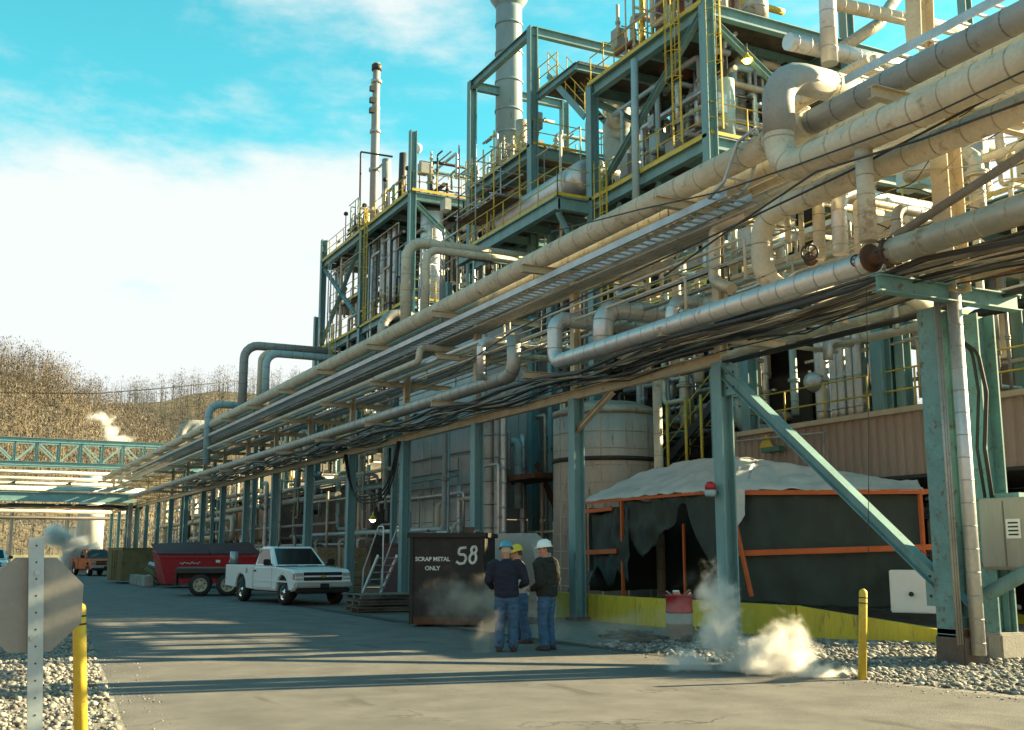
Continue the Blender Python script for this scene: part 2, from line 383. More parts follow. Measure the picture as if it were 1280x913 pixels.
def wear(m, crack_scale=0.45):
    nt = m.node_tree; L = nt.links.new; b = nt.nodes['Principled BSDF']; src = b.inputs['Base Color'].links[0].from_socket
    g = nt.nodes.new('ShaderNodeNewGeometry')
    nz = nt.nodes.new('ShaderNodeTexNoise'); nz.inputs['Scale'].default_value = 1.4; nz.inputs['Detail'].default_value = 5; L(g.outputs['Position'], nz.inputs[0])
    ad = nt.nodes.new('ShaderNodeMix'); ad.data_type = 'RGBA'; ad.blend_type = 'LINEAR_LIGHT'; ad.inputs[0].default_value = .9; L(g.outputs['Position'], ad.inputs[6]); L(nz.outputs[1], ad.inputs[7])
    vo = nt.nodes.new('ShaderNodeTexVoronoi'); vo.feature = 'DISTANCE_TO_EDGE'; vo.inputs['Scale'].default_value = crack_scale; L(ad.outputs[2], vo.inputs[0])
    cr_ = nt.nodes.new('ShaderNodeMapRange'); cr_.inputs[1].default_value = .004; cr_.inputs[2].default_value = .014; cr_.inputs[3].default_value = .85; cr_.inputs[4].default_value = 0; L(vo.outputs['Distance'], cr_.inputs[0])
    n2 = nt.nodes.new('ShaderNodeTexNoise'); n2.inputs['Scale'].default_value = .5; n2.inputs['Detail'].default_value = 2; L(g.outputs['Position'], n2.inputs[0])
    gate = nt.nodes.new('ShaderNodeMapRange'); gate.inputs[1].default_value = .52; gate.inputs[2].default_value = .68; L(n2.outputs[0], gate.inputs[0])
    mu = nt.nodes.new('ShaderNodeMath'); mu.operation = 'MULTIPLY'; L(cr_.outputs[0], mu.inputs[0]); L(gate.outputs[0], mu.inputs[1])
    mx = nt.nodes.new('ShaderNodeMix'); mx.data_type = 'RGBA'; L(mu.outputs[0], mx.inputs[0]); L(src, mx.inputs[6]); mx.inputs[7].default_value = (.022, .021, .02, 1)
    # oil drips
    n3 = nt.nodes.new('ShaderNodeTexNoise'); n3.inputs['Scale'].default_value = 1.1; n3.inputs['Detail'].default_value = 3; n3.inputs['Distortion'].default_value = .4
    mp3 = nt.nodes.new('ShaderNodeMapping'); mp3.inputs['Scale'].default_value = (1.6, .5, 1); L(g.outputs['Position'], mp3.inputs[0]); L(mp3.outputs[0], n3.inputs[0])
    st = nt.nodes.new('ShaderNodeMapRange'); st.inputs[1].default_value = .64; st.inputs[2].default_value = .72; st.inputs[4].default_value = .6; L(n3.outputs[0], st.inputs[0])
    m2 = nt.nodes.new('ShaderNodeMix'); m2.data_type = 'RGBA'; L(st.outputs[0], m2.inputs[0]); L(mx.outputs[2], m2.inputs[6]); m2.inputs[7].default_value = (.045, .042, .038, 1)
    L(m2.outputs[2], b.inputs['Base Color'])
wear(MATS['asphalt'])
ground_mat('apron', (0.06, 0.056, 0.05), (0.14, 0.13, 0.112), 0.8, 0.5, 80, 0.85, patch=(0.06, 0.055, 0.05))
ground_mat('gutter_dark', (0.03, 0.028, 0.026), (0.075, 0.07, 0.06), 1.5, 0.5, 60, 0.8)
ground_mat('gravel', (0.10, 0.095, 0.085), (0.30, 0.285, 0.25), 5, 0.9, 30)
ground_mat('hillside', (0.10, 0.08, 0.05), (0.22, 0.17, 0.10), 0.03, 0.2, 0.6)
ground_mat('stone', (0.16, 0.155, 0.14), (0.50, 0.48, 0.42), 9, 0.3, 40)

def per_stone(m):
    nt = m.node_tree; L = nt.links.new; b = nt.nodes['Principled BSDF']; src = b.inputs['Base Color'].links[0].from_socket
    g = nt.nodes.new('ShaderNodeNewGeometry'); mr = nt.nodes.new('ShaderNodeMapRange'); mr.inputs[3].default_value = .25; mr.inputs[4].default_value = 1.05
    L(g.outputs['Random Per Island'], mr.inputs[0]); vm = nt.nodes.new('ShaderNodeVectorMath'); vm.operation = 'SCALE'; L(src, vm.inputs[0]); L(mr.outputs[0], vm.inputs[3]); L(vm.outputs[0], b.inputs['Base Color'])
per_stone(MATS['stone'])
def sheet(name, pts, z, m, kind='structure'):
    b = MB(); b.add([(x, y, z) for x, y in pts], [tuple(range(len(pts)))])
    return tag(b.build(name, m), kind=kind)
sheet('ground', [(-2500, -600), (2500, -600), (2500, 3500), (-2500, 3500)], 0, 'dirt')
ledge = [(1.0, -8), (1.1, 4), (1.45, 9.5), (1.55, 11.5), (1.75, 14), (2.0, 17.6), (2.9, 30), (4.2, 45), (5.0, 75), (5.0, 130)]
redge = [(9.3, 130), (9.3, 60), (9.3, 35), (9.4, 24), (9.75, 18), (10.2, 13), (10.5, 11), (11.2, 7), (12.5, 3), (14, -8)]
sheet('road', ledge + redge, 0.004, 'asphalt')
sheet('pavement', [(9.3, 24.5), (9.3, 130), (30, 130), (30, 24.5)], 0.004, 'apron')
sheet('gutter_strip', [(9.42, 24.0), (9.32, 35), (9.32, 60), (9.55, 60), (9.6, 35), (9.75, 24), (10.1, 18.2), (10.5, 13.2), (10.3, 13.0), (9.77, 18.0)], 0.008, 'gutter_dark')
sheet('gravel_bed', [(10.25, 12.9), (9.8, 18), (9.5, 23.5), (9.5, 25), (16, 25), (20, 14), (30, 14), (30, -8), (14, -8), (12.5, 3), (11.2, 7), (10.5, 11)], 0.003, 'gravel')
sheet('gravel_verge', [(-12, -8), (1.0, -8), (1.1, 4), (1.45, 9.5), (1.55, 11.5), (1.75, 14), (2.0, 17.6), (2.9, 30), (-6, 30)], 0.003, 'gravel')

def inside(x, y, poly):
    c = False; j = len(poly) - 1
    for i in range(len(poly)):
        xi, yi = poly[i]; xj, yj = poly[j]
        if (yi > y) != (yj > y) and x < (xj - xi) * (y - yi) / (yj - yi) + xi: c = not c
        j = i
    return c
def stones(name, poly, n, smin, smax, label, dens=None):
    rg = np.random.default_rng(3); rnd = random.Random(3); xs = [p[0] for p in poly]; ys = [p[1] for p in poly]
    ico = bmesh.new(); bmesh.ops.create_icosphere(ico, subdivisions=1, radius=1); ico.verts.index_update()
    iv = np.array([v.co[:] for v in ico.verts]); fi = np.array([[v.index for v in f.verts] for f in ico.faces]); ico.free()
    pts = []
    while len(pts) < n:
        x, y = rnd.uniform(min(xs), max(xs)), rnd.uniform(min(ys), max(ys))
        if inside(x, y, poly): pts.append((x, y))
    P = np.array(pts); s = rg.uniform(smin, smax, n) * rg.choice((0.35, 0.5, 0.6, 0.8, 1, 1, 1.5), n)
    sh = np.stack([rg.uniform(.7, 1.4, n), rg.uniform(.6, 1, n), rg.uniform(.4, .8, n)], 1) * s[:, None]
    v = iv[None] * (1 + rg.uniform(-.2, .2, (n, len(iv), 1))) * sh[:, None, :]
    a = rg.uniform(0, 6.3, n); c_, s_ = np.cos(a)[:, None], np.sin(a)[:, None]
    v = np.stack([v[..., 0] * c_ - v[..., 1] * s_ + P[:, :1], v[..., 0] * s_ + v[..., 1] * c_ + P[:, 1:], v[..., 2] + s[:, None] * .25 + .003], 2)
    f = fi[None] + (np.arange(n) * len(iv))[:, None, None]
    return tag(np_mesh(name, v, f, 'stone'), label, 'gravel', kind='stuff')
stones('gravel', [(10.55, 11.2), (10.3, 13.2), (10.15, 17.2), (13.6, 17.2), (15.0, 15.5), (17.5, 12.5), (15.5, 7.5), (11.6, 7.0)], 11000, 0.02, 0.05, 'loose grey gravel in front of the yellow wall')
stones('gravel_patch', [(1.35, 9.0), (1.5, 11.5), (1.95, 17.6), (2.7, 27), (-0.3, 27), (-0.6, 9)], 10000, 0.016, 0.04, 'loose grey gravel around the sign post beside the road')

stones('grit', [(1.45, 9.0), (2.1, 11.5), (2.5, 17.6), (3.3, 27), (2.7, 27), (1.95, 17.6), (1.5, 11.5)], 700, .004, .012, 'scattered grit along the left edge of the road')
stones('grit', [(9.9, 17.5), (9.6, 12.5), (10.0, 10.5), (10.6, 8), (11.2, 8), (10.5, 11.5), (10.2, 17.5)], 700, .005, .014, 'scattered grit along the right edge of the road')
def hill(name, ridge, Y0, depth, label=None):
    """ridge: (u, v) skyline points; the slope falls towards the camera"""
    pts = [onY(u, v, Y0) for u, v in ridge]
    cols, rows = 90, 16
    vs = []
    def samp(t):
        x = pts[0].x + (pts[-1].x - pts[0].x) * t
        for a, b in zip(pts, pts[1:]):
            if a.x <= x <= b.x:
                f = (x - a.x) / (b.x - a.x); return x, a.z + (b.z - a.z) * f
        return x, pts[-1].z
    grid = []
    for j in range(rows + 1):
        row = []
        for i in range(cols + 1):
            x, z = samp(i / cols); s = j / rows
            if s <= 0.8:
                q = s / 0.8; zz = z * (q ** 0.85)
            else:
                q = 1 - (s - 0.8) / 0.2; zz = z * (0.6 + 0.4 * q)
            y = Y0 - depth + depth * 1.25 * s
            zz += noise.noise(Vector((x * 0.02, y * 0.02, 3))) * 6 * min(1, s * 2)
            row.append(Vector((x * (1 if s > .79 else (y / Y0)), y, max(-0.5, zz) if j else -1)))
        grid.append(row)
    vs = [p for r in grid for p in r]; n = cols + 1
    fs = [(j * n + i, j * n + i + 1, (j + 1) * n + i + 1, (j + 1) * n + i) for j in range(rows) for i in range(cols)]
    b = MB(); b.add(vs, fs, True)
    tag(b.build(name, 'hillside'), kind='structure')
    return grid
g1 = hill('hill', [(-1500, 400), (-900, 410), (-400, 420), (0, 462), (60, 486), (120, 515), (180, 548), (215, 575), (260, 620), (320, 665), (420, 690)], 430, 230)
g2 = hill('far_hill', [(-400, 520), (60, 512), (130, 500), (200, 496), (250, 486), (300, 488), (380, 484), (450, 484), (700, 490), (1000, 505), (1600, 560)], 720, 260)
mat('twig', (0.20, 0.165, 0.12), 0.95, var=0.5, scale=0.05)
mat('twig_dark', (0.125, 0.115, 0.10), 0.95, var=0.4, scale=0.05)
def woods(name, grid, n, m, label, hgt, seed, rows=(3, 14), ulim=None, K=90):
    rg = np.random.default_rng(seed); G = np.array([[p[:] for p in r] for r in grid]); C0 = G.shape[1]
    j = rg.uniform(*rows, n); i = rg.uniform(*(ulim or (0, C0 - 2)), n); j0, i0 = j.astype(int), i.astype(int); fj, fi_ = (j - j0)[:, None], (i - i0)[:, None]
    p = (G[j0, i0] * (1 - fi_) + G[j0, i0 + 1] * fi_) * (1 - fj) + (G[j0 + 1, i0] * (1 - fi_) + G[j0 + 1, i0 + 1] * fi_) * fj
    h = hgt * rg.uniform(.5, 1.2, n); w = h * rg.uniform(.2, .4, n); t = .012 * h; z0 = np.zeros(n)
    trunk = np.stack([p + np.stack([-t, z0, z0 - 1], 1), p + np.stack([t, z0, z0 - 1], 1), p + np.stack([z0, t, h * .85], 1)], 1)
    a = rg.uniform(0, 6.283, (n, K)); zz = h[:, None] * rg.uniform(.2, .95, (n, K))
    rr = w[:, None] * np.clip(np.sin(np.clip((zz / h[:, None] - .1) / .9, 0, 1) * math.pi), 0, 1) ** .6 * rg.uniform(.1, 1, (n, K))
    q = p[:, None] + np.stack([np.cos(a) * rr, np.sin(a) * rr, zz], 2)
    d = np.stack([np.cos(a) * rg.uniform(-.2, 1, (n, K)), np.sin(a) * rg.uniform(-.2, 1, (n, K)), rg.uniform(-.25, .6, (n, K))], 2)
    d = d / np.linalg.norm(d, axis=2, keepdims=True) * (h[:, None] * rg.uniform(.03, .09, (n, K)))[..., None]
    sd_ = np.stack([-d[..., 1], d[..., 0], rg.uniform(-.3, .3, (n, K)) * h[:, None] * .05], 2)
    sd_ = sd_ / (np.linalg.norm(sd_, axis=2, keepdims=True) + 1e-6) * (h[:, None] * rg.uniform(.005, .013, (n, K)))[..., None]
    tw = np.stack([q - sd_, q + sd_, q + d], 2).reshape(-1, 3)
    v = np.concatenate([trunk.reshape(-1, 3), tw]); f = np.arange(len(v)).reshape(-1, 3)
    return tag(np_mesh(name, v, f, m), label, 'woods', kind='stuff')
woods('bare_woods', g1, 1900, 'twig', 'sunlit bare brown trees covering the near hillside', 12, 5, (2, 13.6), (44, 84))
woods('bare_woods', g1, 1100, 'twig_dark', 'dark bare trees among the brown woods of the near hill', 13, 8, (.1, 13), (40, 84))
woods('distant_woods', g2, 4600, 'twig_dark', 'dark bare trees along the far hill ridge', 17, 6, (4, 13.6), (8, 60))

# ================================================================== pipe rack
RX = 13.5
mat('joint_tan', (0.37, 0.32, 0.225), .6, var=.3, dirt=GRIME, dirt_amt=.3)
mat('joint_dark', (0.15, 0.145, 0.13), .6, var=.3)
RY = [11.5 + 5.87 * k for k in range(-1, 19)]
rack = thing('pipe_rack', (RX, 40, 0), 'long teal and cream steel pipe rack running beside the road', 'pipe rack')
b = MB()
for k, y in enumerate(RY):
    near = (k == 1)
    w = 0.42 if near else 0.30; yo = .38 if near else 0.0
    MB().hbeam((RX, y + yo, 0.12 if near else 0.06), (RX, y + yo, 5.42), w, w, upv=(1, 0, 0), tf=.03, tw=.03).build('column', 'teal_worn' if near else 'teal', rack)
    if near:
        MB().box((RX + .04, y + yo - .02, .2), (.56, .54, .44), bev=.03).build('plinth', 'darkconcrete', rack)
        MB().box((RX + .04, y + yo - .02, .47), (.5, .48, .09), bev=.01).build('base_plate', 'rust', rack)
        c2 = onX(1226, 500, RX + 1.25)
        MB().hbeam((RX + 1.25, c2.y, 0.05), (RX + 1.25, c2.y, 5.5), .42, .42, upv=(1, 0, 0), tf=.03, tw=.03).build('column', 'teal_worn', rack)
        MB().box((RX + 1.25, c2.y, .2), (.6, .6, .4), bev=.03).build('plinth', 'concrete', rack)
    else:
        MB().box((RX, y, .04), (.46, .46, .08), bev=.01).build('base_plate', 'darkconcrete', rack)
    # upper cream post and the three tiers of arms
    MB().hbeam((RX, y, 5.62), (RX, y, 9.05), .34 if near else .2, .34 if near else .2, upv=(1, 0, 0), tf=.02, tw=.02).build('post', 'cream_steel', rack)
    MB().hbeam((11.98, y, 8.62), (15.6, y, 8.62), .16, .2).build('arm', 'cream_steel', rack)
    if y > 25: MB().hbeam((12.15, y, 7.35), (15.2, y, 7.35), .14, .17).build('arm', 'cream_steel', rack)
    if near: MB().hbeam((11.85, y, 5.58), (14.9, y, 5.58), .2, .26).build('arm', 'teal_worn', rack)
    else: MB().hbeam((12.0, y, 5.93), (15.2, y, 5.93), .15, .18).build('arm', 'cream_steel', rack)
    if k < len(RY) - 1:
        y2 = RY[k + 1]
        if k >= 2: MB().hbeam((RX, y, 5.52), (RX, y2, 5.52), .16, .24).build('girder', 'cream_steel', rack)
        MB().hbeam((14.9, y, 8.85), (14.9, y2, 8.85), .14, .2).build('girder', 'cream_steel', rack)
MB().hbeam((RX - .02, RY[2], 5.3), (RX - .02, RY[1] + .1, .75), .2, .2).build('brace', 'teal', rack)
for gy, gz in ((RY[2] - .22, 5.02), (RY[1] + .62, 1.12)):
    MB().box((RX - .02, gy, gz), (.03, .6, .6)).build('gusset', 'teal', rack)
    for k in range(6): MB().lathe((RX - .035, gy - .2 + .2 * (k % 3), gz - .15 + .3 * (k // 3)), [(.022, 0), (.022, .02)], 6, (-1, 0, 0)).build('bolt', 'darksteel', rack)
MB().hbeam((RX, RY[3], 4.6), (RX, RY[3] - 1.75, 5.38), .12, .12).build('brace', 'cream_steel', rack)
MB().tube([(RX + .3, RY[1] + .1, 1.0), (RX + 2.6, RY[1] - 1.6, 2.6)], .11, 12).build('brace', 'teal', rack)
# rows behind: a second line of columns carrying the far ends of the arms
for k, y in enumerate(RY):
    if k > 5 and k % 2 == 0:
        MB().hbeam((15.3, y, 0), (15.3, y, 8.5), .22, .22, upv=(1, 0, 0)).build('column', 'teal', rack)

# ------------------------------------------------------------------ pipes lying on the rack, each a thing of its own
def pipe(name, label, pts, r, m, br=None, seam=0.0, group=None, cat='pipe', n=14, parts=()):
    bend = br if br is not None else r * 1.6
    o = MB().tube(pts, r, n, bend, 0).build(name, m)
    if seam > 0:                       # strapped joints of the insulation jacket
        q = MB(); P = arc_poly(pts, bend, 5); acc = seam * .3; wd = .009 if r < .15 else .012
        for a, c in zip(P, P[1:]):
            Ls = (c - a).length; ax = (c - a).normalized() if Ls > 1e-6 else None
            while ax is not None and acc < Ls:
                q.lathe(a + ax * acc, [(r * .99, -wd), (r * 1.018, -wd), (r * 1.018, wd), (r * .99, wd)], n, ax, cap=False); acc += seam * .62
            acc -= Ls
        if q.v: tag(q.build('joint_band', {'cream': 'joint_tan', 'alu': 'alu_dull', 'alu_warm': 'joint_tan'}.get(m, 'joint_dark'), o), kind='stuff')
    return tag(o, label, cat, group)
def Lz(u, v, X): return onX(u, v, X).z
pB = pipe('insulated_pipe', 'thick cream insulated pipe along the top road edge of the rack', [(12.65, 13.6, 9.0), (12.65, 118, 9.0)], .25, 'cream', seam=1.1)
pipe('insulated_pipe', 'grey jacketed pipe at top right behind the thick cream elbow', [(12.65, 2, 9.0), (12.65, 13.55, 9.0)], .215, 'greyjacket', seam=.9)
AY = onX(973, 140, 12).y; AZ = onX(990, 80, 12).z
_pa = pipe('insulated_pipe', 'thick cream pipe entering top right and turning up in a big elbow', [(12.0, 2, 8.0), (12.0, AY, 8.0), (12.0, AY, AZ), (16.5, AY, AZ)], .265, 'cream', br=.55, seam=.9, n=20)
pipe('insulated_pipe', 'cream pipe looping down in a U bend below the big elbow', [(12.75, 4, 7.75), (12.75, 15.1, 7.75), (12.75, 15.1, 6.42), (14.8, 15.1, 6.42)], .2, 'cream', br=.5, seam=.9, n=18)
MB().tube([(12.0, AY, AZ - 1.13), (12.0, AY, AZ), (13.13, AY, AZ)], .274, 20, .549).build('elbow_jacket', 'greyjacket', _pa)
pipe('drop_pipe', 'short vertical cream pipe between the big cream pipe and lower dull pipe', [(12.0, 11.75, 7.8), (12.0, 11.75, 6.3)], .135, 'cream', seam=.5)
pipe('insulated_pipe', 'dull tan pipe at right edge ending at a rusty flange', [(12.0, 2, 6.03), (12.0, 11.3, 6.03)], .2, 'alu_warm', seam=.8)
pipe('insulated_pipe', 'silver jacketed lower pipe with black wheel valves ending in a riser', [(12.15, 11.8, 6.03), (12.25, 22.05, 6.05), (12.25, 22.05, 7.12), (15, 22.05, 7.12)], .185, 'alu', br=.3, seam=.75)
pipe('insulated_pipe', 'wide silver elbow pipe rising from the lower pipe to the right', [(12.7, 20.6, 5.9), (12.7, 20.6, 7.15), (18, 20.6, 7.15)], .235, 'alu', br=.42, seam=.6, n=18)
pipe('insulated_pipe', 'small silver elbow pipe just right of the wide silver elbow', [(12.7, 17.9, 5.8), (12.7, 17.9, 6.75), (17, 17.9, 6.75)], .14, 'alu', br=.3, seam=.5)
pipe('insulated_pipe', 'long grey lower pipe running from a silver elbow far down the rack', [(12.6, 24.9, 7.25), (12.6, 24.9, 6.2), (12.6, 118, 6.2)], .19, 'alu_dull', br=.4, seam=1.0)
pipe('insulated_pipe', 'slim silver riser beside the long grey lower pipe', [(12.3, 26.3, 6.25), (12.3, 26.3, 7.35), (18, 26.3, 7.35)], .12, 'alu', br=.25, seam=.6)
pipe('insulated_pipe', 'cream pipe between the thick top pipe and the cable tray', [(13.35, 2, 8.93), (13.35, 110, 8.93)], .2, 'cream', seam=1.4)
for x, z, r, m, lb in ((13.75, 8.86, .13, 'cream', 'narrow cream pipe on the upper arms behind the posts'),
                    (14.15, 8.9, .16, 'alu', 'silver pipe on the upper arms behind the posts'),
                    (14.5, 8.85, .11, 'cream', 'thin cream pipe on the upper arms farthest from the road')):
    pipe('rack_pipe', lb, [(x, 2, z), (x, 105, z)], r, m, seam=1.5)
for i, (x, z, r, y0, m) in enumerate(((12.45, 7.55, .09, 35.3, 'cream'), (12.75, 7.53, .07, 27, 'alu'), (13.1, 7.54, .085, 26, 'cream'), (13.85, 7.56, .1, 27, 'alu_dull'), (14.3, 7.55, .09, 26, 'paleblue'))):
    pipe('rack_pipe', ['cream pipe on the road edge of the middle rack tier', 'thin silver pipe next to the road edge of the middle rack tier', 'cream pipe just before the posts on the middle rack tier',
                       'dull grey pipe just behind the posts on the middle rack tier', 'pale blue pipe at the back of the middle rack tier'][i], [(x, y0, z), (x, 108, z)], r, m, seam=2)
# crossing runs from the plant side onto the middle tier
pipe('branch_pipe', 'cream pipe stepping down from the plant onto the middle rack tier', [(18.5, 31.2, 8.0), (13.0, 31.2, 8.0), (12.45, 31.2, 8.0), (12.45, 31.2, 7.55), (12.45, 35.2, 7.55)], .11, 'cream', br=.2, seam=1.0)
# goose-neck pipes standing on the rack and turning towards the plant
def goose(label, u, v0, v1, X, r, m, xe, name='goose_neck_pipe'):
    p = onX(u, v1, X); z1 = onX(u, v0, X).z
    return pipe(name, label, [(X, p.y, p.z - .3), (X, p.y, z1), (xe, p.y, z1)], r, m, br=r * 3.2, seam=1.0)
goose('tall cream goose neck pipe rising from rack below the yellow railing', 507, 303, 405, 14.0, .2, 'cream', 21)
goose('second cream goose neck pipe nested inside the tall one', 532, 312, 380, 14.0, .14, 'cream', 20)
goose('tall grey goose neck pipe farthest left against the sky', 302, 434, 520, 14.0, .26, 'greyjacket', 19)
goose('grey goose neck pipe against the hill beside the tall one', 324, 442, 505, 14.0, .17, 'cream', 19)
goose('blue grey goose neck pipe nearest the rack at far left', 331, 443, 503, 13.8, .2, 'paleblue', 19)
goose('low blue goose neck pipe dropping in front of the rack', 258, 507, 575, 12.4, .22, 'paleblue', 19)
goose('far cream goose neck pipe close to the truss bridge', 226, 530, 555, 14.0, .3, 'greyjacket', 19)
goose('far grey goose neck pipe behind the low blue one', 238, 533, 550, 14.0, .22, 'greyjacket', 19)
goose('silver elbow pipe above the long thick cream pipe', 478, 392, 420, 13.9, .2, 'alu_dull', 17)
# upper right tangle
pipe('drop_pipe', 'bright silver vertical pipe with dark open end at top', [onY(1034, -60, 17), onY(1034, -10, 17), onY(1037, 80, 17)], .19, 'alu', br=0, seam=.7)
pipe('branch_pipe', 'silver pipe with round end crossing above the cream elbow', [onY(985, 52, 17.5), onY(1180, 96, 17.5)], .2, 'alu', seam=.6)
pipe('branch_pipe', 'cream pipe crossing at the very top right', [onY(1030, 2, 18), onY(1262, 52, 18)], .16, 'cream', seam=.6)
pipe('branch_pipe', 'tan pipe slanting past the silver vertical pipe', [onY(1050, 62, 18.5), onY(1098, 30, 18.5), onY(1125, -10, 18.5)], .15, 'alu_warm', br=.3, seam=.6)
pipe('branch_pipe', 'slim cream pipe bent down at the top right corner', [onY(1090, 18, 17), onY(1133, 27, 17), onY(1137, 62, 17)], .05, 'cream', br=.1)
tag(MB().hbeam(onX(1151, 60, 14.6), onX(1149, -6, 14.6), .34, .34, upv=(1, 0, 0)).build('steel_post', 'cream_steel'), 'cream steel stub post with square cap at top right', 'post')
pipe('brace_pipe', 'dark brown pipe slanting up to the right edge', [onX(1103, 306, 13.0), onX(1300, 180, 13.0)], .07, 'joint_dark')
# tray rails at top right
tr = thing('cable_tray', (13.0, 8, 9.5), 'pale steel channel tray above the grey jacketed pipe', 'cable tray')
MB().prof((12.95, 2, 9.55), (12.95, 13, 9.55), [(-.02, 0), (.02, 0), (.02, .14), (-.02, .14)]).build('side_rail', 'galv', tr)
MB().prof((13.45, 2, 9.55), (13.45, 13, 9.55), [(-.02, 0), (.02, 0), (.02, .14), (-.02, .14)]).build('side_rail', 'galv', tr)
q = MB()
for i in range(36): q.bar((12.97, 2.2 + i * .3, 9.58), (13.43, 2.2 + i * .3, 9.58), .05, .03)
tag(q.build('rungs', 'galv', tr), kind='stuff')
# cluster of valve pipes below the elbow
for i, (u0, v0, v1, r, m) in enumerate(((983, 245, 315, .06, 'cream'), (1000, 240, 320, .05, 'cream'), (1022, 235, 322, .11, 'cream'), (1048, 240, 318, .14, 'alu'), (1070, 250, 318, .06, 'cream'), (1120, 260, 310, .09, 'alu_dull'))):
    a = onX(u0, v0, 13.2); c = onX(u0 + 3, v1, 13.2)
    pipe('manifold_pipe', ['first thin cream manifold pipe right of the U bend', 'second thin cream manifold pipe right of the U bend', 'medium cream manifold pipe in the valve cluster', 'silver manifold pipe in the valve cluster', 'thin cream manifold pipe beside the drop pipe', 'dull grey manifold pipe right of the drop pipe'][i],
         [c, V(a.x, a.y, a.z), V(a.x + 2.4, a.y, a.z)], r, m, br=r * 2, seam=.5)
def handwheel(label, c, r, axis=(0, -1, 0)):
    t = thing('gate_valve', c, label, 'valve'); ax = Vector(axis).normalized(); u = ax.orthogonal().normalized(); w = ax.cross(u)
    ring = [Vector(c) + (u * math.cos(a) + w * math.sin(a)) * r for a in [2 * math.pi * k / 18 for k in range(19)]]
    q = MB().tube(ring, r * .13, 8, cap=False)
    for k in range(3):
        d = (u * math.cos(k * 1.047) + w * math.sin(k * 1.047)) * r
        q.tube([Vector(c) - d, Vector(c) + d], r * .07, 6)
    q.build('handwheel', 'blackpaint', t)
    MB().tube([c, Vector(c) - ax * r * 2.2], r * .14, 8).build('stem', 'darksteel', t)
    MB().lathe(Vector(c) - ax * r * 3.2, [(r * .5, 0), (r * .95, .01), (r * .95, r * .25), (r * .55, r * .3), (r * .6, r * .8), (r * .3, r * 1.1)], 14, ax).build('valve_body', 'rust', t)
    return t
handwheel('black wheel valve at the end of the U bend', onX(1012, 316, 12.0), .13, (-.7, -.7, 0))
handwheel('smaller black wheel valve below the drop pipe', onX(1071, 326, 12.0), .09, (-.7, -.7, 0))
fl = thing('pipe_flange', (12, 11.4, 6.03), 'rusty bolted flange on the end of the dull tan pipe', 'flange')
MB().lathe((12, 11.3, 6.03), [(.235, 0), (.235, .05), (.14, .055), (.14, .38), (.22, .39), (.22, .44)], 16, (0, 1, 0)).build('flange_ring', 'rust', fl)
q = MB()
for k in range(8):
    a = k * math.pi / 4; q.tube([(12 + .22 * math.cos(a), 11.26, 6.03 + .22 * math.sin(a)), (12 + .22 * math.cos(a), 11.42, 6.03 + .22 * math.sin(a))], .02, 6)
q.build('bolt', 'darksteel', fl)
pipe('link_pipe', 'mottled tan pipe bend hanging left of the U bend', [onX(936, 268, 13.2), onX(893, 285, 13.2), onX(893, 352, 13.2), onX(915, 362, 13.2)], .125, 'alu_warm', br=.22)

rnd = random.Random(77)
for i in range(12):          # small instrument lines on the near half of the middle tier
    x = 12.5 + .2 * i; z = 7.2 + rnd.uniform(-.15, .25); ya = rnd.uniform(13, 20); yb = ya + rnd.uniform(7, 22)
    pipe('instrument_line', 'thin instrument tube strung between the rack tiers', [(x, ya, z - rnd.uniform(.3, .9)), (x, ya, z), (x, yb, z), (x + .3, yb, z), (x + .3, yb, z + rnd.uniform(.3, 1))], rnd.choice((.02, .03, .045)), rnd.choice(('alu_dull', 'cream', 'darksteel', 'paleblue')), br=.08, group='instrument tubes between the rack tiers', cat='tube', n=8)
# ------------------------------------------------------------------ cable trays and cables
tr = thing('cable_tray', (12.75, 40, 8.2), 'pale blue ladder cable tray hung under the upper rack arms', 'cable tray')
for x in (12.4, 13.0):
    MB().prof((x, 15.6, 8.24), (x, 110, 8.24), [(-.02, 0), (.03, 0), (.03, .02), (-.005, .02), (-.005, .13), (.03, .13), (.03, .15), (-.02, .15)]).build('side_rail', 'galv', tr)
q = MB()
for i in range(230): q.bar((12.4, 15.8 + i * .3, 8.27), (13.0, 15.8 + i * .3, 8.27), .04, .03)
tag(q.build('rungs', 'galv', tr), kind='stuff')
q = MB()
for y in RY[2:17]:
    for x in (12.4, 13.0): q.tube([(x, y + .15, 8.3), (x, y + .15, 8.6)], .012, 6)
q.build('hanger', 'darksteel', tr)
q = thing('tray_ramp', onX(925, 200, 12.4), 'short ladder tray ramp climbing over the cream pipe', 'cable tray')
pa = [onX(886, 248, 12.25), onX(905, 228, 12.25), onX(922, 178, 12.25), onX(945, 160, 12.25)]
for dx in (0, .55):
    MB().tube([p + V(dx, 0, 0) for p in pa], .035, 8, .15).build('side_rail', 'galv', q)
for i in range(9):
    f = i / 8 * 2.99; k = int(f); p = pa[k] + (pa[k + 1] - pa[k]) * (f - k)
    MB().tube([p, p + V(.55, 0, 0)], .018, 6).build('rung', 'galv', q)
def cable(label, pts, r, m='cable', group=None, name='cable'):
    return tag(MB().tube(pts, r, 6, .3).build(name, m), label, 'cable', group)
rnd = random.Random(11)
for i in range(7):
    x = 13.05 + i * .075; z = 8.16 - .01 * (i % 2)
    cable(['first', 'second', 'third', 'fourth', 'fifth', 'sixth', 'seventh'][i] + ' grey conduit counted from the upper ladder tray', [(x, 15.5, z), (x, 105, z)], .034, 'alu_dull', 'conduits beside the upper ladder tray', 'conduit')
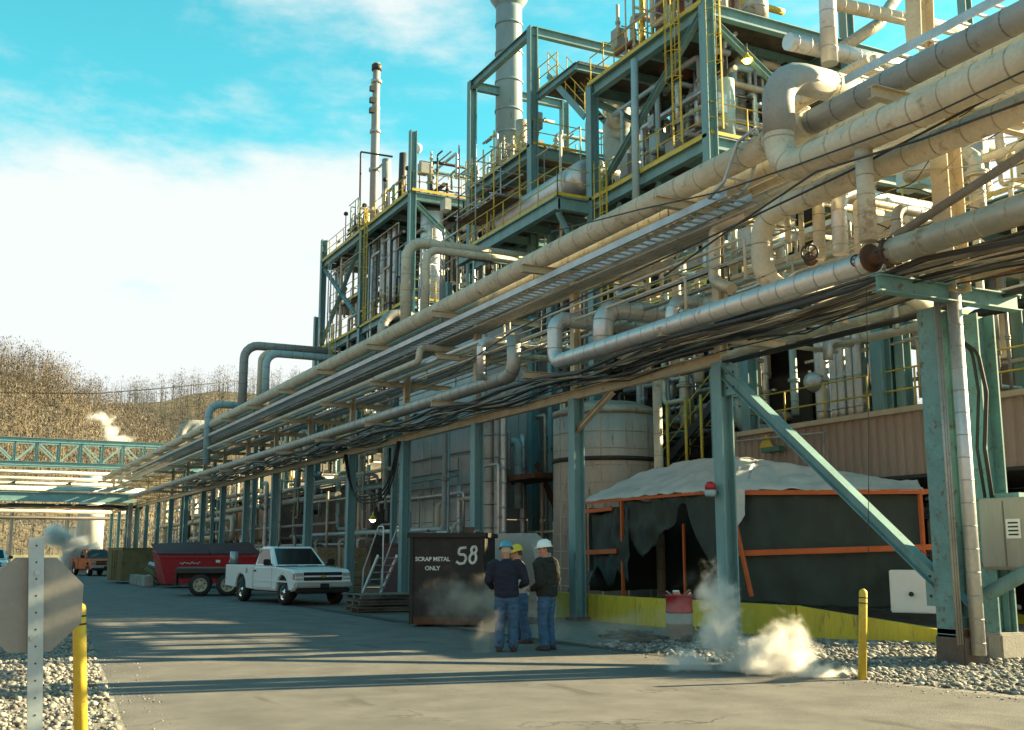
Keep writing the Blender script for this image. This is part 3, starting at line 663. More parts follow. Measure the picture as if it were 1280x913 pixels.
for i in range(15):
    x0 = 12.15 + .09 * i; pts = []
    y = 3.0 + rnd.uniform(0, 2)
    while y < 72:
        sag = 0.10 * math.cos((y - 11.5) / 5.87 * 2 * math.pi) + rnd.uniform(-.06, .06)
        pts.append((x0 + rnd.uniform(-.09, .09), y, 5.74 + rnd.uniform(-.06, .06) + sag * .7 - .045 * (i % 3)))
        y += rnd.uniform(1.2, 2.2)
    cable('cable in the sagging bundle under the lower arms', pts, rnd.choice((.014, .018, .025, .035, .045)), rnd.choice(('cable', 'rust', 'cable', 'rubber', 'joint_dark', 'alu_warm')), 'sagging cables under the lower arms')
for i in range(9):
    x0 = 12.6 + .28 * i; z0 = 5.75 + rnd.uniform(-.12, .5)
    cable('dull conduit near the right edge among the lower rack lines', [(x0, 2, z0), (x0 + rnd.uniform(-.1, .1), 9, z0 + rnd.uniform(-.06, .06)), (x0 + rnd.uniform(-.2, .2), 16 + rnd.uniform(0, 6), z0)], rnd.choice((.03, .045, .06, .08)), rnd.choice(('joint_dark', 'alu_warm', 'darksteel', 'joint_tan', 'rust')), 'lower rack conduits near the right edge', 'conduit')
def wirepts(uv, X): return [onX(u, v, X) for u, v in uv]
cable('long black cable slung below the ladder tray', wirepts([(560, 470), (640, 415), (760, 355), (880, 300), (960, 262), (1060, 215), (1290, 95)], 12.2), .022)
cable('second black cable slung along the thick cream pipe', wirepts([(690, 290), (800, 262), (900, 240), (1000, 205), (1150, 150), (1300, 80)], 11.72), .016)
cable('third black cable crossing the cream pipes at upper right', wirepts([(830, 345), (915, 285), (1020, 215), (1150, 175), (1300, 120)], 11.7), .02)
for i in range(26):
    y0 = rnd.uniform(9.5, 16); x0 = rnd.uniform(12.6, 14.8); z0 = rnd.uniform(6.6, 7.9)
    pts = [(x0, y0, z0)]
    for k in range(5): pts.append((pts[-1][0] + rnd.uniform(-.3, .5), pts[-1][1] - rnd.uniform(.2, .9), pts[-1][2] + rnd.uniform(-.35, .3)))
    cable('loose looping thin wire among the upper right pipes', pts, .011, rnd.choice(('cable', 'alu_warm')), 'loose wires among the upper right pipes', 'wire')
# hanging loop of cables between two columns
for i in range(3):
    ya, yb = RY[6], RY[5]
    pts = [(13.2 + .05 * i, ya + (yb - ya) * t, 5.4 - (1.75 + .12 * i) * (1 - (2 * t - 1) ** 4)) for t in [k / 12 for k in range(13)]]
    cable(['shallowest', 'middle', 'deepest'][i] + ' black cable loop drooping between two rack columns', pts, .03, 'rubber', 'cable loops between two rack columns')
# verticals fixed to the near column
pipe('drop_pipe', 'bright silver jacketed downpipe strapped to the near rusty column', [(13.46, 11.5, 5.6), (13.46, 11.5, .15)], .105, 'alu', seam=.55)
for i in range(3): cable(['rightmost', 'middle', 'leftmost'][i] + ' of three thin grey conduits climbing the near column', [(13.25 - .05 * i, 11.6, .3), (13.25 - .05 * i, 11.6, 5.5)], .018, 'alu_dull', 'conduits on the near rusty column', 'conduit')
for i in range(2):
    cable(['left', 'right'][i] + ' black hose curving down behind the near column', wirepts([(1200, 425), (1216 + 6 * i, 440), (1224 + 9 * i, 490), (1222 + 9 * i, 560), (1232 + 8 * i, 622)], 14.55), .035, 'rubber', 'hoses behind the near column', 'hose')
cable('thin wire hanging from the rack to the yellow bollard', [onX(1083, 360, 12.0), onX(1086, 550, 12.0), onX(1085, 735, 12.0)], .006, 'cable', None, 'wire')
cable('far power line crossing above the wooded hill', [onY(-60, 491, 300), onY(120, 492, 300), onY(200, 486, 300), onY(330, 473, 300)], .12, 'cable', None, 'wire')
_flat = [[V(-60 + 4 * i, 158 + 6 * j, 0) for i in range(31)] for j in range(8)]
woods('bare_trees', _flat, 520, 'twig_dark', 'bare dark trees standing beyond the end of the road', 8, 12, (0, 6.5), (0, 29))
# ================================================================== process structures
PIPEM = ['cream', 'alu', 'alu', 'alu_dull', 'greyjacket', 'paleblue', 'alu_warm', 'darksteel']
def railing(parent, pts, m='yellow', h=1.07, step=1.5, name='guardrail'):
    q = MB(); pts = [Vector(p) for p in pts]
    for zz in (h, h * .52): q.tube([p + V(0, 0, zz) for p in pts], .024, 6)
    for a, c in zip(pts, pts[1:]):
        L = (c - a).length; k = max(1, round(L / step))
        for i in range(k + 1):
            p = a + (c - a) * (i / k); q.tube([p, p + V(0, 0, h)], .026, 6)
        q.bar(a + V(0, 0, .06), c + V(0, 0, .06), .012, .12)
    return q.build(name, m, parent)
def stair(parent, p, q_, w, n=12, m='teal'):
    p, q_ = Vector(p), Vector(q_)
    s = Vector((1, 0, 0)) * w if abs(p.y - q_.y) > abs(p.x - q_.x) else Vector((0, 1, 0)) * w
    st = MB()
    for o in (V(0, 0, 0), s): st.bar(p + o, q_ + o, .06, .28)
    ob = st.build('stair', m, parent)
    for i in range(n):
        c = p + (q_ - p) * ((i + .5) / n)
        MB().bar(c + s * .03, c + s * .97, .26, .04).build('tread', 'grating', ob)
    for o in (V(0, 0, 0), s):
        r = MB(); r.tube([p + o + V(0, 0, 1), q_ + o + V(0, 0, 1)], .022, 6); r.tube([p + o + V(0, 0, .5), q_ + o + V(0, 0, .5)], .02, 6)
        for i in range(5):
            c = p + o + (q_ - p) * (i / 4); r.tube([c, c + V(0, 0, 1)], .022, 6)
        r.build('handrail', 'yellow', ob)
def frame(name, label, xs, ys, levels, top, cw=.36, cm='teal', deck=True, rails=(), joist=1.9, skip=(), back=(), deckm='grating', tops=None):
    root = thing(name, (xs[0], ys[0], 0), label, 'steel structure')
    for x in xs:
        for y in ys:
            if (x, y) in skip: continue
            t = (tops or {}).get((x, y), top)
            MB().hbeam((x, y, 0), (x, y, t), cw, cw, upv=(1, 0, 0), tf=.035, tw=.03).build('column', cm, root)
    for z in levels:
        for x in xs:
            for y, y2 in zip(ys, ys[1:]):
                MB().hbeam((x, y + cw / 2, z - .24), (x, y2 - cw / 2, z - .24), .26, .46).build('beam', cm, root)
        for y in ys:
            for x, x2 in zip(xs, xs[1:]):
                MB().hbeam((x + cw / 2, y, z - .25), (x2 - cw / 2, y, z - .25), .26, .42).build('beam', cm, root)
        if deck:
            for x, x2 in zip(xs, xs[1:]):
                for y, y2 in zip(ys, ys[1:]):
                    k = max(1, round((y2 - y) / joist))
                    for i in range(1, k):
                        yy = y + (y2 - y) * i / k
                        MB().hbeam((x + .14, yy, z - .2), (x2 - .14, yy, z - .2), .16, .32).build('joist', cm, root)
                    MB().box(((x + x2) / 2, (y + y2) / 2, z + .025), (x2 - x - .01, y2 - y - .01, .04)).build('deck_plate', deckm, root)
        if z in rails:
            x0, x1, y0, y1 = xs[0] - .05, xs[-1], ys[0] - .05, ys[-1]
            railing(root, [(x0, y1, z + .05), (x0, y0, z + .05), (x1, y0, z + .05)])
            MB().bar((x0 - .12, y0, z - .02), (x0 - .12, y1, z - .02), .02, .12).build('toe_board', 'yellow', root)
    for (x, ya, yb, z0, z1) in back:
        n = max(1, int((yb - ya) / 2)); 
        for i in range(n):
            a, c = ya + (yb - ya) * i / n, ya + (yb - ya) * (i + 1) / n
            MB().box((x, (a + c) / 2, (z0 + z1) / 2), (.08, c - a - .02, z1 - z0)).build('panel', 'dark_shade_clad', root)  # near-black sheets added to block the sky and make the bays look shaded
    return root
def flanged(q, p, ax, r, n=12):
    q.lathe(Vector(p) - Vector(ax).normalized() * .05, [(r * 1.55, 0), (r * 1.55, .045), (r, .046), (r, .054), (r * 1.55, .055), (r * 1.55, .1)], n, ax)
def clutter(root, n, xr, yr, zr, seed, rr=(.05, .18), mats=PIPEM, pv=.55, name='pipe'):
    rnd = random.Random(seed)
    for _ in range(n):
        r = rr[0] + (rr[1] - rr[0]) * rnd.random() ** 2
        x, y, z = rnd.uniform(*xr), rnd.uniform(*yr), rnd.uniform(*zr); q = MB()
        if rnd.random() < pv:
            z0 = rnd.uniform(zr[0], (zr[0] + zr[1]) / 2); z1 = rnd.uniform(z0 + .3 * (zr[1] - zr[0]), zr[1])
            pts = [V(x, y, z0), V(x, y, z1)]
            if rnd.random() < .6:
                d = rnd.choice(((1, 0), (0, 1), (0, -1))); L = rnd.uniform(.6, 3); pts.append(V(min(x + d[0] * L, xr[1]), min(max(y + d[1] * L, yr[0]), yr[1]), z1))
            if rnd.random() < .4:
                d = rnd.choice(((1, 0), (0, 1), (0, -1))); L = rnd.uniform(.5, 2); pts.insert(0, V(min(x + d[0] * L, xr[1]), min(max(y + d[1] * L, yr[0]), yr[1]), z0))
            flanged(q, (x, y, z0 + (z1 - z0) * rnd.uniform(.2, .8)), (0, 0, 1), r)
        else:
            L = rnd.uniform(.25, .9)
            if rnd.random() < .65:
                y1 = min(yr[1], y + L * (yr[1] - yr[0])); pts = [V(x, y, z), V(x, y1, z)]
                flanged(q, (x, y + (y1 - y) * .4, z), (0, 1, 0), r)
            else:
                x1 = min(xr[1], x + L * (xr[1] - xr[0])); pts = [V(x, y, z), V(x1, y, z)]
            if rnd.random() < .6: pts.append(pts[-1] + V(0, 0, rnd.uniform(-1, 1) * min(1.6, (zr[1] - zr[0]) * .3)))
            if rnd.random() < .4: pts.insert(0, pts[0] + V(0, 0, -min(1.5, pts[0].z - zr[0])))
        pts = [p for i, p in enumerate(pts) if i == 0 or (p - pts[i - 1]).length > .15]
        if len(pts) < 2: continue
        q.tube(pts, r, 10, r * 2, .8 if r > .08 else 0, bseg=3)
        q.build(name, rnd.choice(mats), root)
def vessel(name, label, p, q_, r, m, bands=1.2, n=28, head=.35, cat='vessel', legs=0, legm='teal'):
    p, q_ = Vector(p), Vector(q_); L = (q_ - p).length
    t = thing(name, p, label, cat)
    pr = [(.01, -r * head)] + [(r * math.sin(a), -r * head * math.cos(a)) for a in (.35, .7, 1.05, 1.35)] + [(r, 0), (r, L)] + [(r * math.sin(a), L + r * head * math.cos(a)) for a in (1.35, 1.05, .7, .35)] + [(.01, L + r * head)]
    MB().lathe(p, pr, n, q_ - p).build('shell', m, t)
    if bands:
        k = int(L / bands)
        for i in range(k + 1):
            MB().lathe(p + (q_ - p) * ((i + .03) / (k + .06)), [(r * .98, -.03), (r * 1.012, -.03), (r * 1.012, .03), (r * .98, .03)], n, q_ - p, cap=False).build('band', m, t)
    return t

# ---- near unit (two tall bays behind the thick pipe)
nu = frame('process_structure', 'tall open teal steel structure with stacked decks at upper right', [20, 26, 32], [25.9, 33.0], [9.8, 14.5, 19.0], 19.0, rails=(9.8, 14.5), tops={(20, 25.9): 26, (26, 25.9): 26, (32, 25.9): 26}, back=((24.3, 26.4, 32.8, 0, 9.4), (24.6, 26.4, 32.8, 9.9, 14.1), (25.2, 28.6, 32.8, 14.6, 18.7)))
railing(nu, [(19.95, 33, 19.05), (19.95, 28, 19.05)])
MB().bar((19.8, 25.9, 19.0), (19.8, 33, 19.0), .02, .14).build('toe_board', 'yellow', nu)
MB().hbeam(onX(877, 17, 19.9), onX(751, 236, 19.9), .2, .2).build('brace', 'teal', nu)
MB().hbeam((20.1, 33, 18.4), (26, 33, 16.9), .2, .2).build('brace', 'teal_light', nu)
MB().hbeam((20.1, 25.9, 18.5), (25.8, 25.9, 14.8), .2, .2).build('brace', 'teal', nu)
MB().tube([onX(793, 75, 19.7), onX(795, 262, 19.7)], .13, 12).build('pipe', 'paleblue', nu)
MB().hbeam((20, 33, 12.2), (20, 25.9, 9.9), .18, .18).build('brace', 'teal', nu)
clutter(nu, 110, (20.3, 24.8), (26.3, 32.6), (14.6, 18.6), 1)
clutter(nu, 80, (20.2, 24.4), (26.2, 32.8), (9.9, 14.1), 2)
clutter(nu, 60, (20.2, 24), (26.2, 32.8), (5.0, 9.5), 3)
clutter(nu, 45, (20.4, 24), (26.2, 32.4), (19.1, 22.5), 4, mats=['cream', 'redbrown', 'alu', 'darksteel', 'alu_dull', 'yellow', 'cream'], pv=.8)
for i, (y, z) in enumerate(((26.6, 15.9), (27.4, 16.6), (29.0, 15.2), (30.4, 16.0))):
    MB().box((20.9 + .3 * (i % 2), y, z), (.5, .6, .7), bev=.04).build('junction_box', ['alu', 'redbrown', 'greyjacket', 'paleblue'][i], nu)
vessel('reactor_vessel', 'red brown insulated vessel standing on the top deck', (22.2, 30.4, 19.1), (22.2, 30.4, 23.6), .85, 'redbrown')
vessel('reactor_vessel', 'tan insulated vessel beside the red brown one on the top deck', (23.4, 28.2, 19.1), (23.4, 28.2, 22.6), .6, 'alu_warm')
vessel('process_vessel', 'grey drum hanging under the top deck near the corner column', (22.5, 28.0, 15.0), (22.5, 28.0, 17.6), .55, 'greyjacket')
vessel('process_vessel', 'red drum under the top deck in the shade', (23.4, 32.0, 16.4), (23.4, 30.4, 16.4), .42, 'redbrown')
# scaffold tower on the top deck
sf = thing('scaffold', (21, 29.5, 19.1), 'bare scaffold tubes rising from the top deck', 'scaffold')
for x in (20.4, 21.6):
    for y in (28.6, 29.8, 31.2): MB().tube([(x, y, 19.1), (x, y, 24.6)], .03, 8).build('standard', random.choice(('galv', 'cream', 'yellow')), sf)
for z in (20.6, 22.2, 23.8):
    for x in (20.4, 21.6): MB().tube([(x, 28.4, z), (x, 31.4, z)], .03, 8).build('ledger', 'galv', sf)
    for y in (28.6, 29.8, 31.2): MB().tube([(20.2, y, z + .06), (21.8, y, z + .06)], .03, 8).build('transom', 'galv', sf)
# work lamp under the deck
def lamp(label, p, s, strength, c=(1, .8, .3)):
    t = thing('work_lamp', p, label, 'lamp'); p = Vector(p)
    MB().lathe(p, [(.04, .28), (.05, .2), (.16, .08), (.2, 0), (.19, 0), (.15, .075)], 14, (0, 0, 1), cap=False).build('lamp_shade', 'yellow', t)
    m = bpy.data.materials.new('lamp_glow'); m.use_nodes = True; bb = m.node_tree.nodes['Principled BSDF']
    bb.inputs['Emission Color'].default_value = (*c, 1); bb.inputs['Emission Strength'].default_value = strength
    MATS[m.name] = m
    MB().lathe(p, [(.01, -.1 * s), (.09 * s, -.06 * s), (.12 * s, .02), (.08 * s, .08), (.01, .1)], 12).build('bulb', m, t)
    MB().tube([p + V(0, 0, .26), p + V(0, 0, .6)], .02, 6).build('hanger', 'darksteel', t)
lamp('lit yellow lamp hanging under the top deck', onX(934, 76, 21.5), 1.2, 3.0, (1, .75, .1))
lamp('lit white lamp near the ground behind the rack', onX(466, 650, 15.6), 1.0, 9.0, (1, .95, .7))

# ---- stack frame
sf2 = frame('process_structure', 'teal portal frame around the tall grey stack', [20, 25], [37.8, 43.9], [18.3], 23.6, rails=(18.3,), joist=2, tops={}, back=((24.2, 33.3, 50.5, 4, 14.2),))
for a, c in (((20, 37.8, 23.4), (20, 43.9, 23.4)), ((20, 37.8, 23.4), (25, 37.8, 23.4)), ((20, 43.9, 23.4), (25, 43.9, 23.4))):
    MB().hbeam(a, c, .26, .4).build('beam', 'teal', sf2)
for z in (9.8, 14.5):
    MB().hbeam((20, 37.8, z), (20, 43.9, z), .26, .4).build('beam', 'teal', sf2)
clutter(sf2, 46, (20.3, 24.5), (38.2, 43.5), (18.4, 20.5), 5, pv=.75, rr=(.03, .09))
clutter(sf2, 70, (20.3, 24), (34, 50), (12.5, 18), 6, rr=(.05, .2))
clutter(sf2, 90, (19.6, 23), (33.5, 50.5), (6, 13.5), 61, rr=(.05, .2))
# upper walkway with stair
MB().box((22, 36.0, 20.6), (3.6, 3.4, .05)).build('deck_plate', 'grating', sf2)
MB().hbeam((20.2, 34.4, 20.45), (20.2, 37.7, 20.45), .2, .3).build('beam', 'teal', sf2)
MB().hbeam((20.2, 34.4, 20.4), (24, 34.4, 20.4), .2, .3).build('beam', 'teal', sf2)
railing(sf2, [(20.2, 37.6, 20.65), (20.2, 36.0, 20.65)]); railing(sf2, [(23.8, 34.4, 20.65), (21.4, 34.4, 20.65)])
stair(sf2, onX(685, 94, 20.3), onX(731, 146, 20.3), .9)
st = thing('stack', (22, 44.0, 15), 'tall round grey exhaust stack with flared top and ring bands', 'stack')
c0 = onX(636, 210, 22); zt = onX(632, 12, 22).z
MB().lathe((22, c0.y, 12), [(.66, 0), (.64, zt - 12 - .3), (.64, zt - 12)], 28).build('shaft', 'stackpaint', st)
for v in (35, 70, 106, 142, 170):
    z = onX(634, v, 22).z; MB().lathe((22, c0.y, z), [(.64, -.05), (.69, -.05), (.69, .05), (.64, .05)], 28, cap=False).build('ring_band', 'stackpaint', st)
MB().lathe((22, c0.y, zt - .1), [(.64, 0), (.68, .05), (.92, .42), (.94, .55), (.9, .58)], 28, cap=False).build('flared_top', 'stackpaint', st)
# scaffold cage at the foot of the stack
sf = thing('scaffold', (19.5, 40, 15.4), 'rusty scaffold platform hung at the foot of the stack', 'scaffold')
for x in (18.6, 19.8):
    for y in (38.6, 40.4, 42.2):
        MB().tube([(x, y, 14.7), (x, y, 18.9 + .5 * ((y * 7) % 2))], .035, 8).build('standard', random.choice(('galv', 'rust', 'yellow')), sf)
for z in (16.2, 17.2, 18.2):
    for x in (18.6, 19.8): MB().tube([(x, 38.3, z), (x, 42.5, z)], .03, 8).build('ledger', 'galv', sf)
    for y in (38.6, 40.4, 42.2): MB().tube([(18.4, y, z + .06), (20, y, z + .06)], .03, 8).build('transom', 'galv', sf)
for i in range(5): MB().box((18.75 + i * .26, 40.4, 16.1), (.22, 4.2, .05)).build('plank', 'plank', sf)
# ---- balcony with horizontal vessel
bal = thing('balcony', (18.6, 36, 14.3), 'teal balcony with yellow railing below the horizontal silver vessel', 'platform')
MB().hbeam((18.55, 33.1, 14.2), (18.55, 42, 14.2), .26, .5).build('beam', 'teal', bal)
MB().hbeam((18.65, 33.1, 14.2), (20.8, 33.1, 14.2), .26, .5).build('beam', 'teal', bal)
for i in range(5): MB().hbeam((18.65, 34.6 + i * 1.6, 14.15), (20.8, 34.6 + i * 1.6, 14.15), .15, .3).build('joist', 'teal', bal)
MB().box((19.6, 37.5, 14.475), (2.2, 8.9, .04)).build('deck_plate', 'grating', bal)
railing(bal, [(18.5, 42, 14.5), (18.5, 33.05, 14.5), (20.6, 33.05, 14.5)])
MB().hbeam((18.6, 33.2, 13.9), (20, 33.2, 11.5), .16, .16).build('brace', 'teal', bal)
hv = vessel('horizontal_vessel', 'shiny silver horizontal vessel lying on the balcony', (20.3, 33.9, 15.75), (20.3, 40.6, 15.75), .68, 'alu', 1.1)
for y in (35, 39): MB().box((20.3, y, 14.8), (.9, .25, .7)).build('saddle', 'teal', hv)
vessel('process_vessel', 'pale blue grey tank behind the stair below the portal beam', (24.4, 36.8, 17.0), (24.4, 36.8, 21.0), 1.35, 'paleblue', 0)

# ---- far unit
fu = frame('process_structure', 'far teal steel structure with roof deck and tall vent pipes', [20, 26.5, 33], [51.5, 59.4, 67.4], [8.5, 14.6, 20.5], 20.5, rails=(8.5, 14.6, 20.5), tops={(20, 51.5): 23.9, (20, 67.4): 22.0}, back=((24.3, 52, 67, 0, 8.2), (24.6, 52, 67, 8.6, 14.2), (25.2, 52, 60, 14.7, 20.0)))
MB().bar((19.85, 51.4, 20.55), (19.85, 67.4, 20.55), .02, .14).build('toe_board', 'yellow', fu)
MB().bar((19.9, 51.25, 20.55), (33, 51.25, 20.55), .02, .14).build('toe_board', 'yellow', fu)
MB().hbeam((20.2, 51.5, 19.9), (26.2, 51.5, 15.0), .22, .22).build('brace', 'teal', fu)
MB().hbeam((20, 59.6, 20.0), (20, 67.2, 15.0), .2, .2).build('brace', 'teal_light', fu)
MB().hbeam((20, 67.2, 20.0), (20, 59.6, 15.0), .2, .2).build('brace', 'teal_light', fu)
clutter(fu, 85, (20.4, 26), (52, 67), (14.7, 20), 7, pv=.7)
clutter(fu, 85, (20.3, 26), (52, 67), (8.6, 14), 8, pv=.6)
clutter(fu, 70, (20.4, 26), (52, 67), (20.6, 23.5), 9, pv=.85, rr=(.03, .12), mats=['darksteel', 'paleblue', 'cream', 'teal', 'galv'])
for i, (u, v0, v1, r) in enumerate(((478, 262, 320, .2), (486, 255, 322, .17), (493, 250, 325, .2), (468, 270, 330, .22))):
    p = onX(u, v1 + 55, 21); MB().tube([p, V(p.x, p.y, 20.4)], r, 12, 0, 1.0).build('pipe', 'alu', fu)
vessel('process_vessel', 'silver tower with ring bands inside the far structure corner', (21.6, 51.2 + 1.4, 14.7), (21.6, 52.6, 19.8), .62, 'alu', .7)
th = thing('vent_stack', (22, 61, 15), 'tall thin pale vent stack at left against the sky', 'stack')
pt = onX(471, 80, 22)
MB().lathe((22, pt.y, 14), [(.27, 0), (.27, pt.z - 14 - 3), (.24, pt.z - 14 - 2.9), (.24, pt.z - 14)], 16).build('shaft', 'greyjacket', th)
MB().lathe((22, pt.y, pt.z - .5), [(.25, 0), (.33, .02), (.33, .4), (.25, .44)], 16).build('cap', 'darksteel', th)
for v in (104, 165, 212):
    z = onX(471, v, 22).z; MB().lathe((22, pt.y, z), [(.24, 0), (.36, .01), (.36, .2), (.24, .21)], 16).build('ring_band', 'galv', th)
for dz in (0, .8, 1.5): MB().box((21.7, pt.y - .1, onX(471, 112, 22).z - dz), (.3, .3, .35)).build('bracket', 'darksteel', th)
for v in (212,): MB().tube([(22, pt.y, onX(471, v, 22).z), (22, pt.y - 2.6, onX(471, v, 22).z)], .08, 8).build('brace', 'galv', th)
pipe('vent_pipe', 'shorter grey vent pipe beside the tall thin vent stack', [onX(483, 275, 22), onX(483, 200, 22)], .28, 'greyjacket')
pipe('vent_pipe', 'dark vent pipe with round cap left of the corner column', [onX(502, 250, 21), onX(504, 192, 21)], .22, 'darksteel')
pipe('vent_pipe', 'thin bent vent pipe with hanging end on the far roof', [onX(449, 300, 21), onX(451, 190, 21), onX(490, 196, 21)], .06, 'darksteel', br=.1)
bl = thing('floodlight', onX(519, 186, 21), 'round pinkish floodlight on a pole above the corner column', 'lamp')
p = onX(521, 186, 21); MB().lathe(p, [(.05, -.25), (.28, -.1), (.32, .08), (.3, .12), (.01, .12)], 14, (-.4, -.8, .2)).build('lamp_head', 'white', bl)
MB().tube([onX(515, 215, 21), onX(513, 196, 21), p], .05, 8).build('pole', 'darksteel', bl)
# lower platforms stepping down at the far end
lu = frame('process_structure', 'low far teal platforms stepping down behind the goose neck pipes', [20, 26], [68.5, 75, 82], [5.5, 10.5], 10.5, rails=(10.5,), tops={(20, 68.5): 17})
clutter(lu, 85, (19.5, 26), (68, 82), (5.6, 13), 10, pv=.65)
clutter(lu, 40, (17, 20), (60, 100), (1, 9), 101, pv=.6)
# ---- right unit behind the tan parapet
ru = frame('process_structure', 'dark equipment deck on teal columns above the tan siding', [20.6, 26], [14.2, 20, 25.2], [5.0, 9.6], 9.6, rails=(5.0,), back=())
MB().hbeam((26.2, 14.2, 9.35), (30, 14.2, 9.35), .2, .3).build('beam', 'teal', ru)
railing(ru, [(20.5, 25.2, 9.65), (20.5, 14.1, 9.65), (26, 14.1, 9.65)])
y = 12.0
rnd = random.Random(21)
while y < 25.2:      # back wall added to darken the storey, lowered partly to pass low sun
    w = 1.1; g = .02
    if y + w > 14.2: MB().box((30.2, y + w / 2, (4.3 if 15.6 < y < 18.4 else 4.9) - .1 * ((y * 7) % 3)), (.08, w, 8.6 if 15.6 < y < 18.4 else 9.8)).build('panel', 'brownclad', ru)
    y += w + g
clutter(ru, 34, (21, 25.5), (14.6, 25), (5.1, 9.2), 12, pv=.72, rr=(.04, .15))
for i, (u, r) in enumerate(((1030, .2), (1046, .13), (1055, .13), (1066, .12), (1075, .11))):
    p = onX(u, 522, 21.0); MB().tube([V(p.x, p.y, 5.05), V(p.x, p.y, 9.2)], r, 14, 0, .7).build('pipe', 'alu', ru)
MB().lathe(onX(1020, 478, 20.9), [(.1, -.3), (.24, -.25), (.3, 0), (.24, .25), (.1, .3)], 16, (0, 1, .3)).build('valve_body', 'alu', ru)
for u in (1115, 1132):
    p = onX(u, 500, 22); MB().hbeam((22, p.y, 5.05), (22, p.y, 9.3), .3, .3, upv=(1, 0, 0)).build('column', 'teal', ru)
clutter(ru, 44, (14.6, 19.5), (12.5, 24), (6.3, 9.3), 13, pv=.3, rr=(.05, .16), mats=['cream', 'cream', 'alu', 'alu_warm', 'cream'])
clutter(ru, 18, (15, 24), (14, 18), (9.9, 12), 14, pv=.35, rr=(.06, .2), mats=['cream', 'cream', 'alu', 'alu_warm'])
# ---- tan clad building with overhanging parapet
tb = thing('building', (20, 18, 0), 'tan corrugated parapet of a low building behind the tent', 'building')
q = MB(); pr = []; y = 13.3
while y < 25.6:
    pr += [(20.0, y), (20.0, y + .12), (20.05, y + .15), (20.05, y + .25)]; y += .28
n = len(pr); vs = [(x, yy, 3.42) for x, yy in pr] + [(x, yy, 4.95) for x, yy in pr]
q.add(vs, [(i, i + 1, n + i + 1, n + i) for i in range(n - 1)]); q.build('siding', 'tan', tb)
MB().box((20.02, 19.45, 5.0), (.22, 12.4, .14), bev=.01).build('cap', 'tan_cap', tb)
MB().box((20.12, 19.45, 3.4), (.3, 12.3, .08)).build('trim', 'darksteel', tb)
MB().box((23.4, 19.45, 3.5), (6.4, 12.2, .16)).build('soffit', 'dark_shade_clad', tb)
MB().box((26.6, 19.0, 1.7), (.15, 13, 3.4)).build('wall', 'dark_shade_clad', tb)
for yy in (14.5, 18, 21.5, 25): MB().hbeam((20.4, yy, 0), (20.4, yy, 3.36), .25, .25, upv=(1, 0, 0)).build('column', 'teal', tb)
MB().box((20.35, 13.45, 2.6), (.3, .3, 5.2)).build('corner_post', 'tan', tb)
clutter(tb, 26, (20.6, 25), (13, 25), (.1, 3.2), 15, pv=.5)
MB().box(onX(966, 562, 19.8), (.2, .75, .14)).build('sign_bracket', 'green', tb)
q = MB(); c = onX(957, 553, 19.75); q.add([c + V(0, .28, -.14), c + V(0, -.28, -.14), c + V(0, 0, .22), c + V(.05, .28, -.14), c + V(.05, -.28, -.14), c + V(.05, 0, .22)], [(0, 1, 2), (5, 4, 3), (0, 3, 4, 1), (1, 4, 5, 2), (2, 5, 3, 0)]); q.build('warning_sign', 'yellow', tb)
MB().tube([onX(920, 540, 19.7), onX(920, 552, 19.7), onX(1030, 541, 19.7), onX(1030, 600, 19.7)], .03, 8).build('conduit', 'alu_dull', tb)

# ---- grey clad building and stainless tank behind the rack
gb = thing('building', (18, 43, 0), 'pale grey clad building behind the rack columns', 'building')
for i in range(8):
    y0 = 38.2 + i * 1.25
    for k in range(4): MB().box((18.05, y0 + .62, 1.5 + k * 2.75), (.08, 1.23, 2.72)).build('panel', 'greyclad', gb)
for i in range(4):
    for k in range(4): MB().box((18.8 + i * 1.4, 38.15, 1.5 + k * 2.75), (1.38, .08, 2.72)).build('panel', 'greyclad', gb)
MB().box((21, 43.2, 11.15), (6.2, 10.4, .2)).build('roof', 'darksteel', gb)
for i in range(7): MB().tube([(17.85, 39 + i * 1.3, .1), (17.85, 39 + i * 1.3, 3.4 + (i * 37 % 5))], .04, 8).build('conduit', random.choice(('alu_dull', 'cream', 'darksteel')), gb)
for z in (2.2, 3.9, 5.6, 4.3): MB().tube([(17.8, 38.4, z), (17.8, 47.6, z + .05)], .045, 8).build('pipe', 'alu_dull', gb)
for z in (4.6, 6.8): MB().hbeam((16.8, 38, z), (16.8, 50, z), .2, .25).build('beam', 'teal', gb)
for i, (u, r) in enumerate(((604, .2), (613, .3), (622, .14))):
    p = onX(u, 600, 17.4); MB().tube([V(p.x, p.y, .4), V(p.x, p.y, 7.2)], r, 14, 0, .8).build('duct', 'alu_dull' if i else 'paleblue', gb)
clutter(gb, 40, (16, 17.8), (34, 60), (.3, 8), 16, pv=.5, rr=(.04, .12))
tk = thing('storage_tank', (19.3, 31.3, 0), 'tan stainless round tank with dark ring behind the people', 'tank')
cx_, cy_, rt_ = 19.35, 31.2, 1.85
ztop = 6.55
MB().lathe((cx_, cy_, 0), [(rt_, 0), (rt_, 4.55), (rt_, 4.56), (rt_, ztop - .45)], 48).build('shell', 'tankskin', tk)
MB().lathe((cx_, cy_, 4.62), [(rt_, -.07), (rt_ + .05, -.07), (rt_ + .05, .07), (rt_, .07)], 48, cap=False).build('ring_band', 'darksteel', tk)
MB().lathe((cx_, cy_, ztop - .46), [(rt_ + .02, 0), (rt_ + .02, .2), (rt_ * .6, .5), (.1, .62)], 48).build('roof', 'alu_warm', tk)
q = MB()
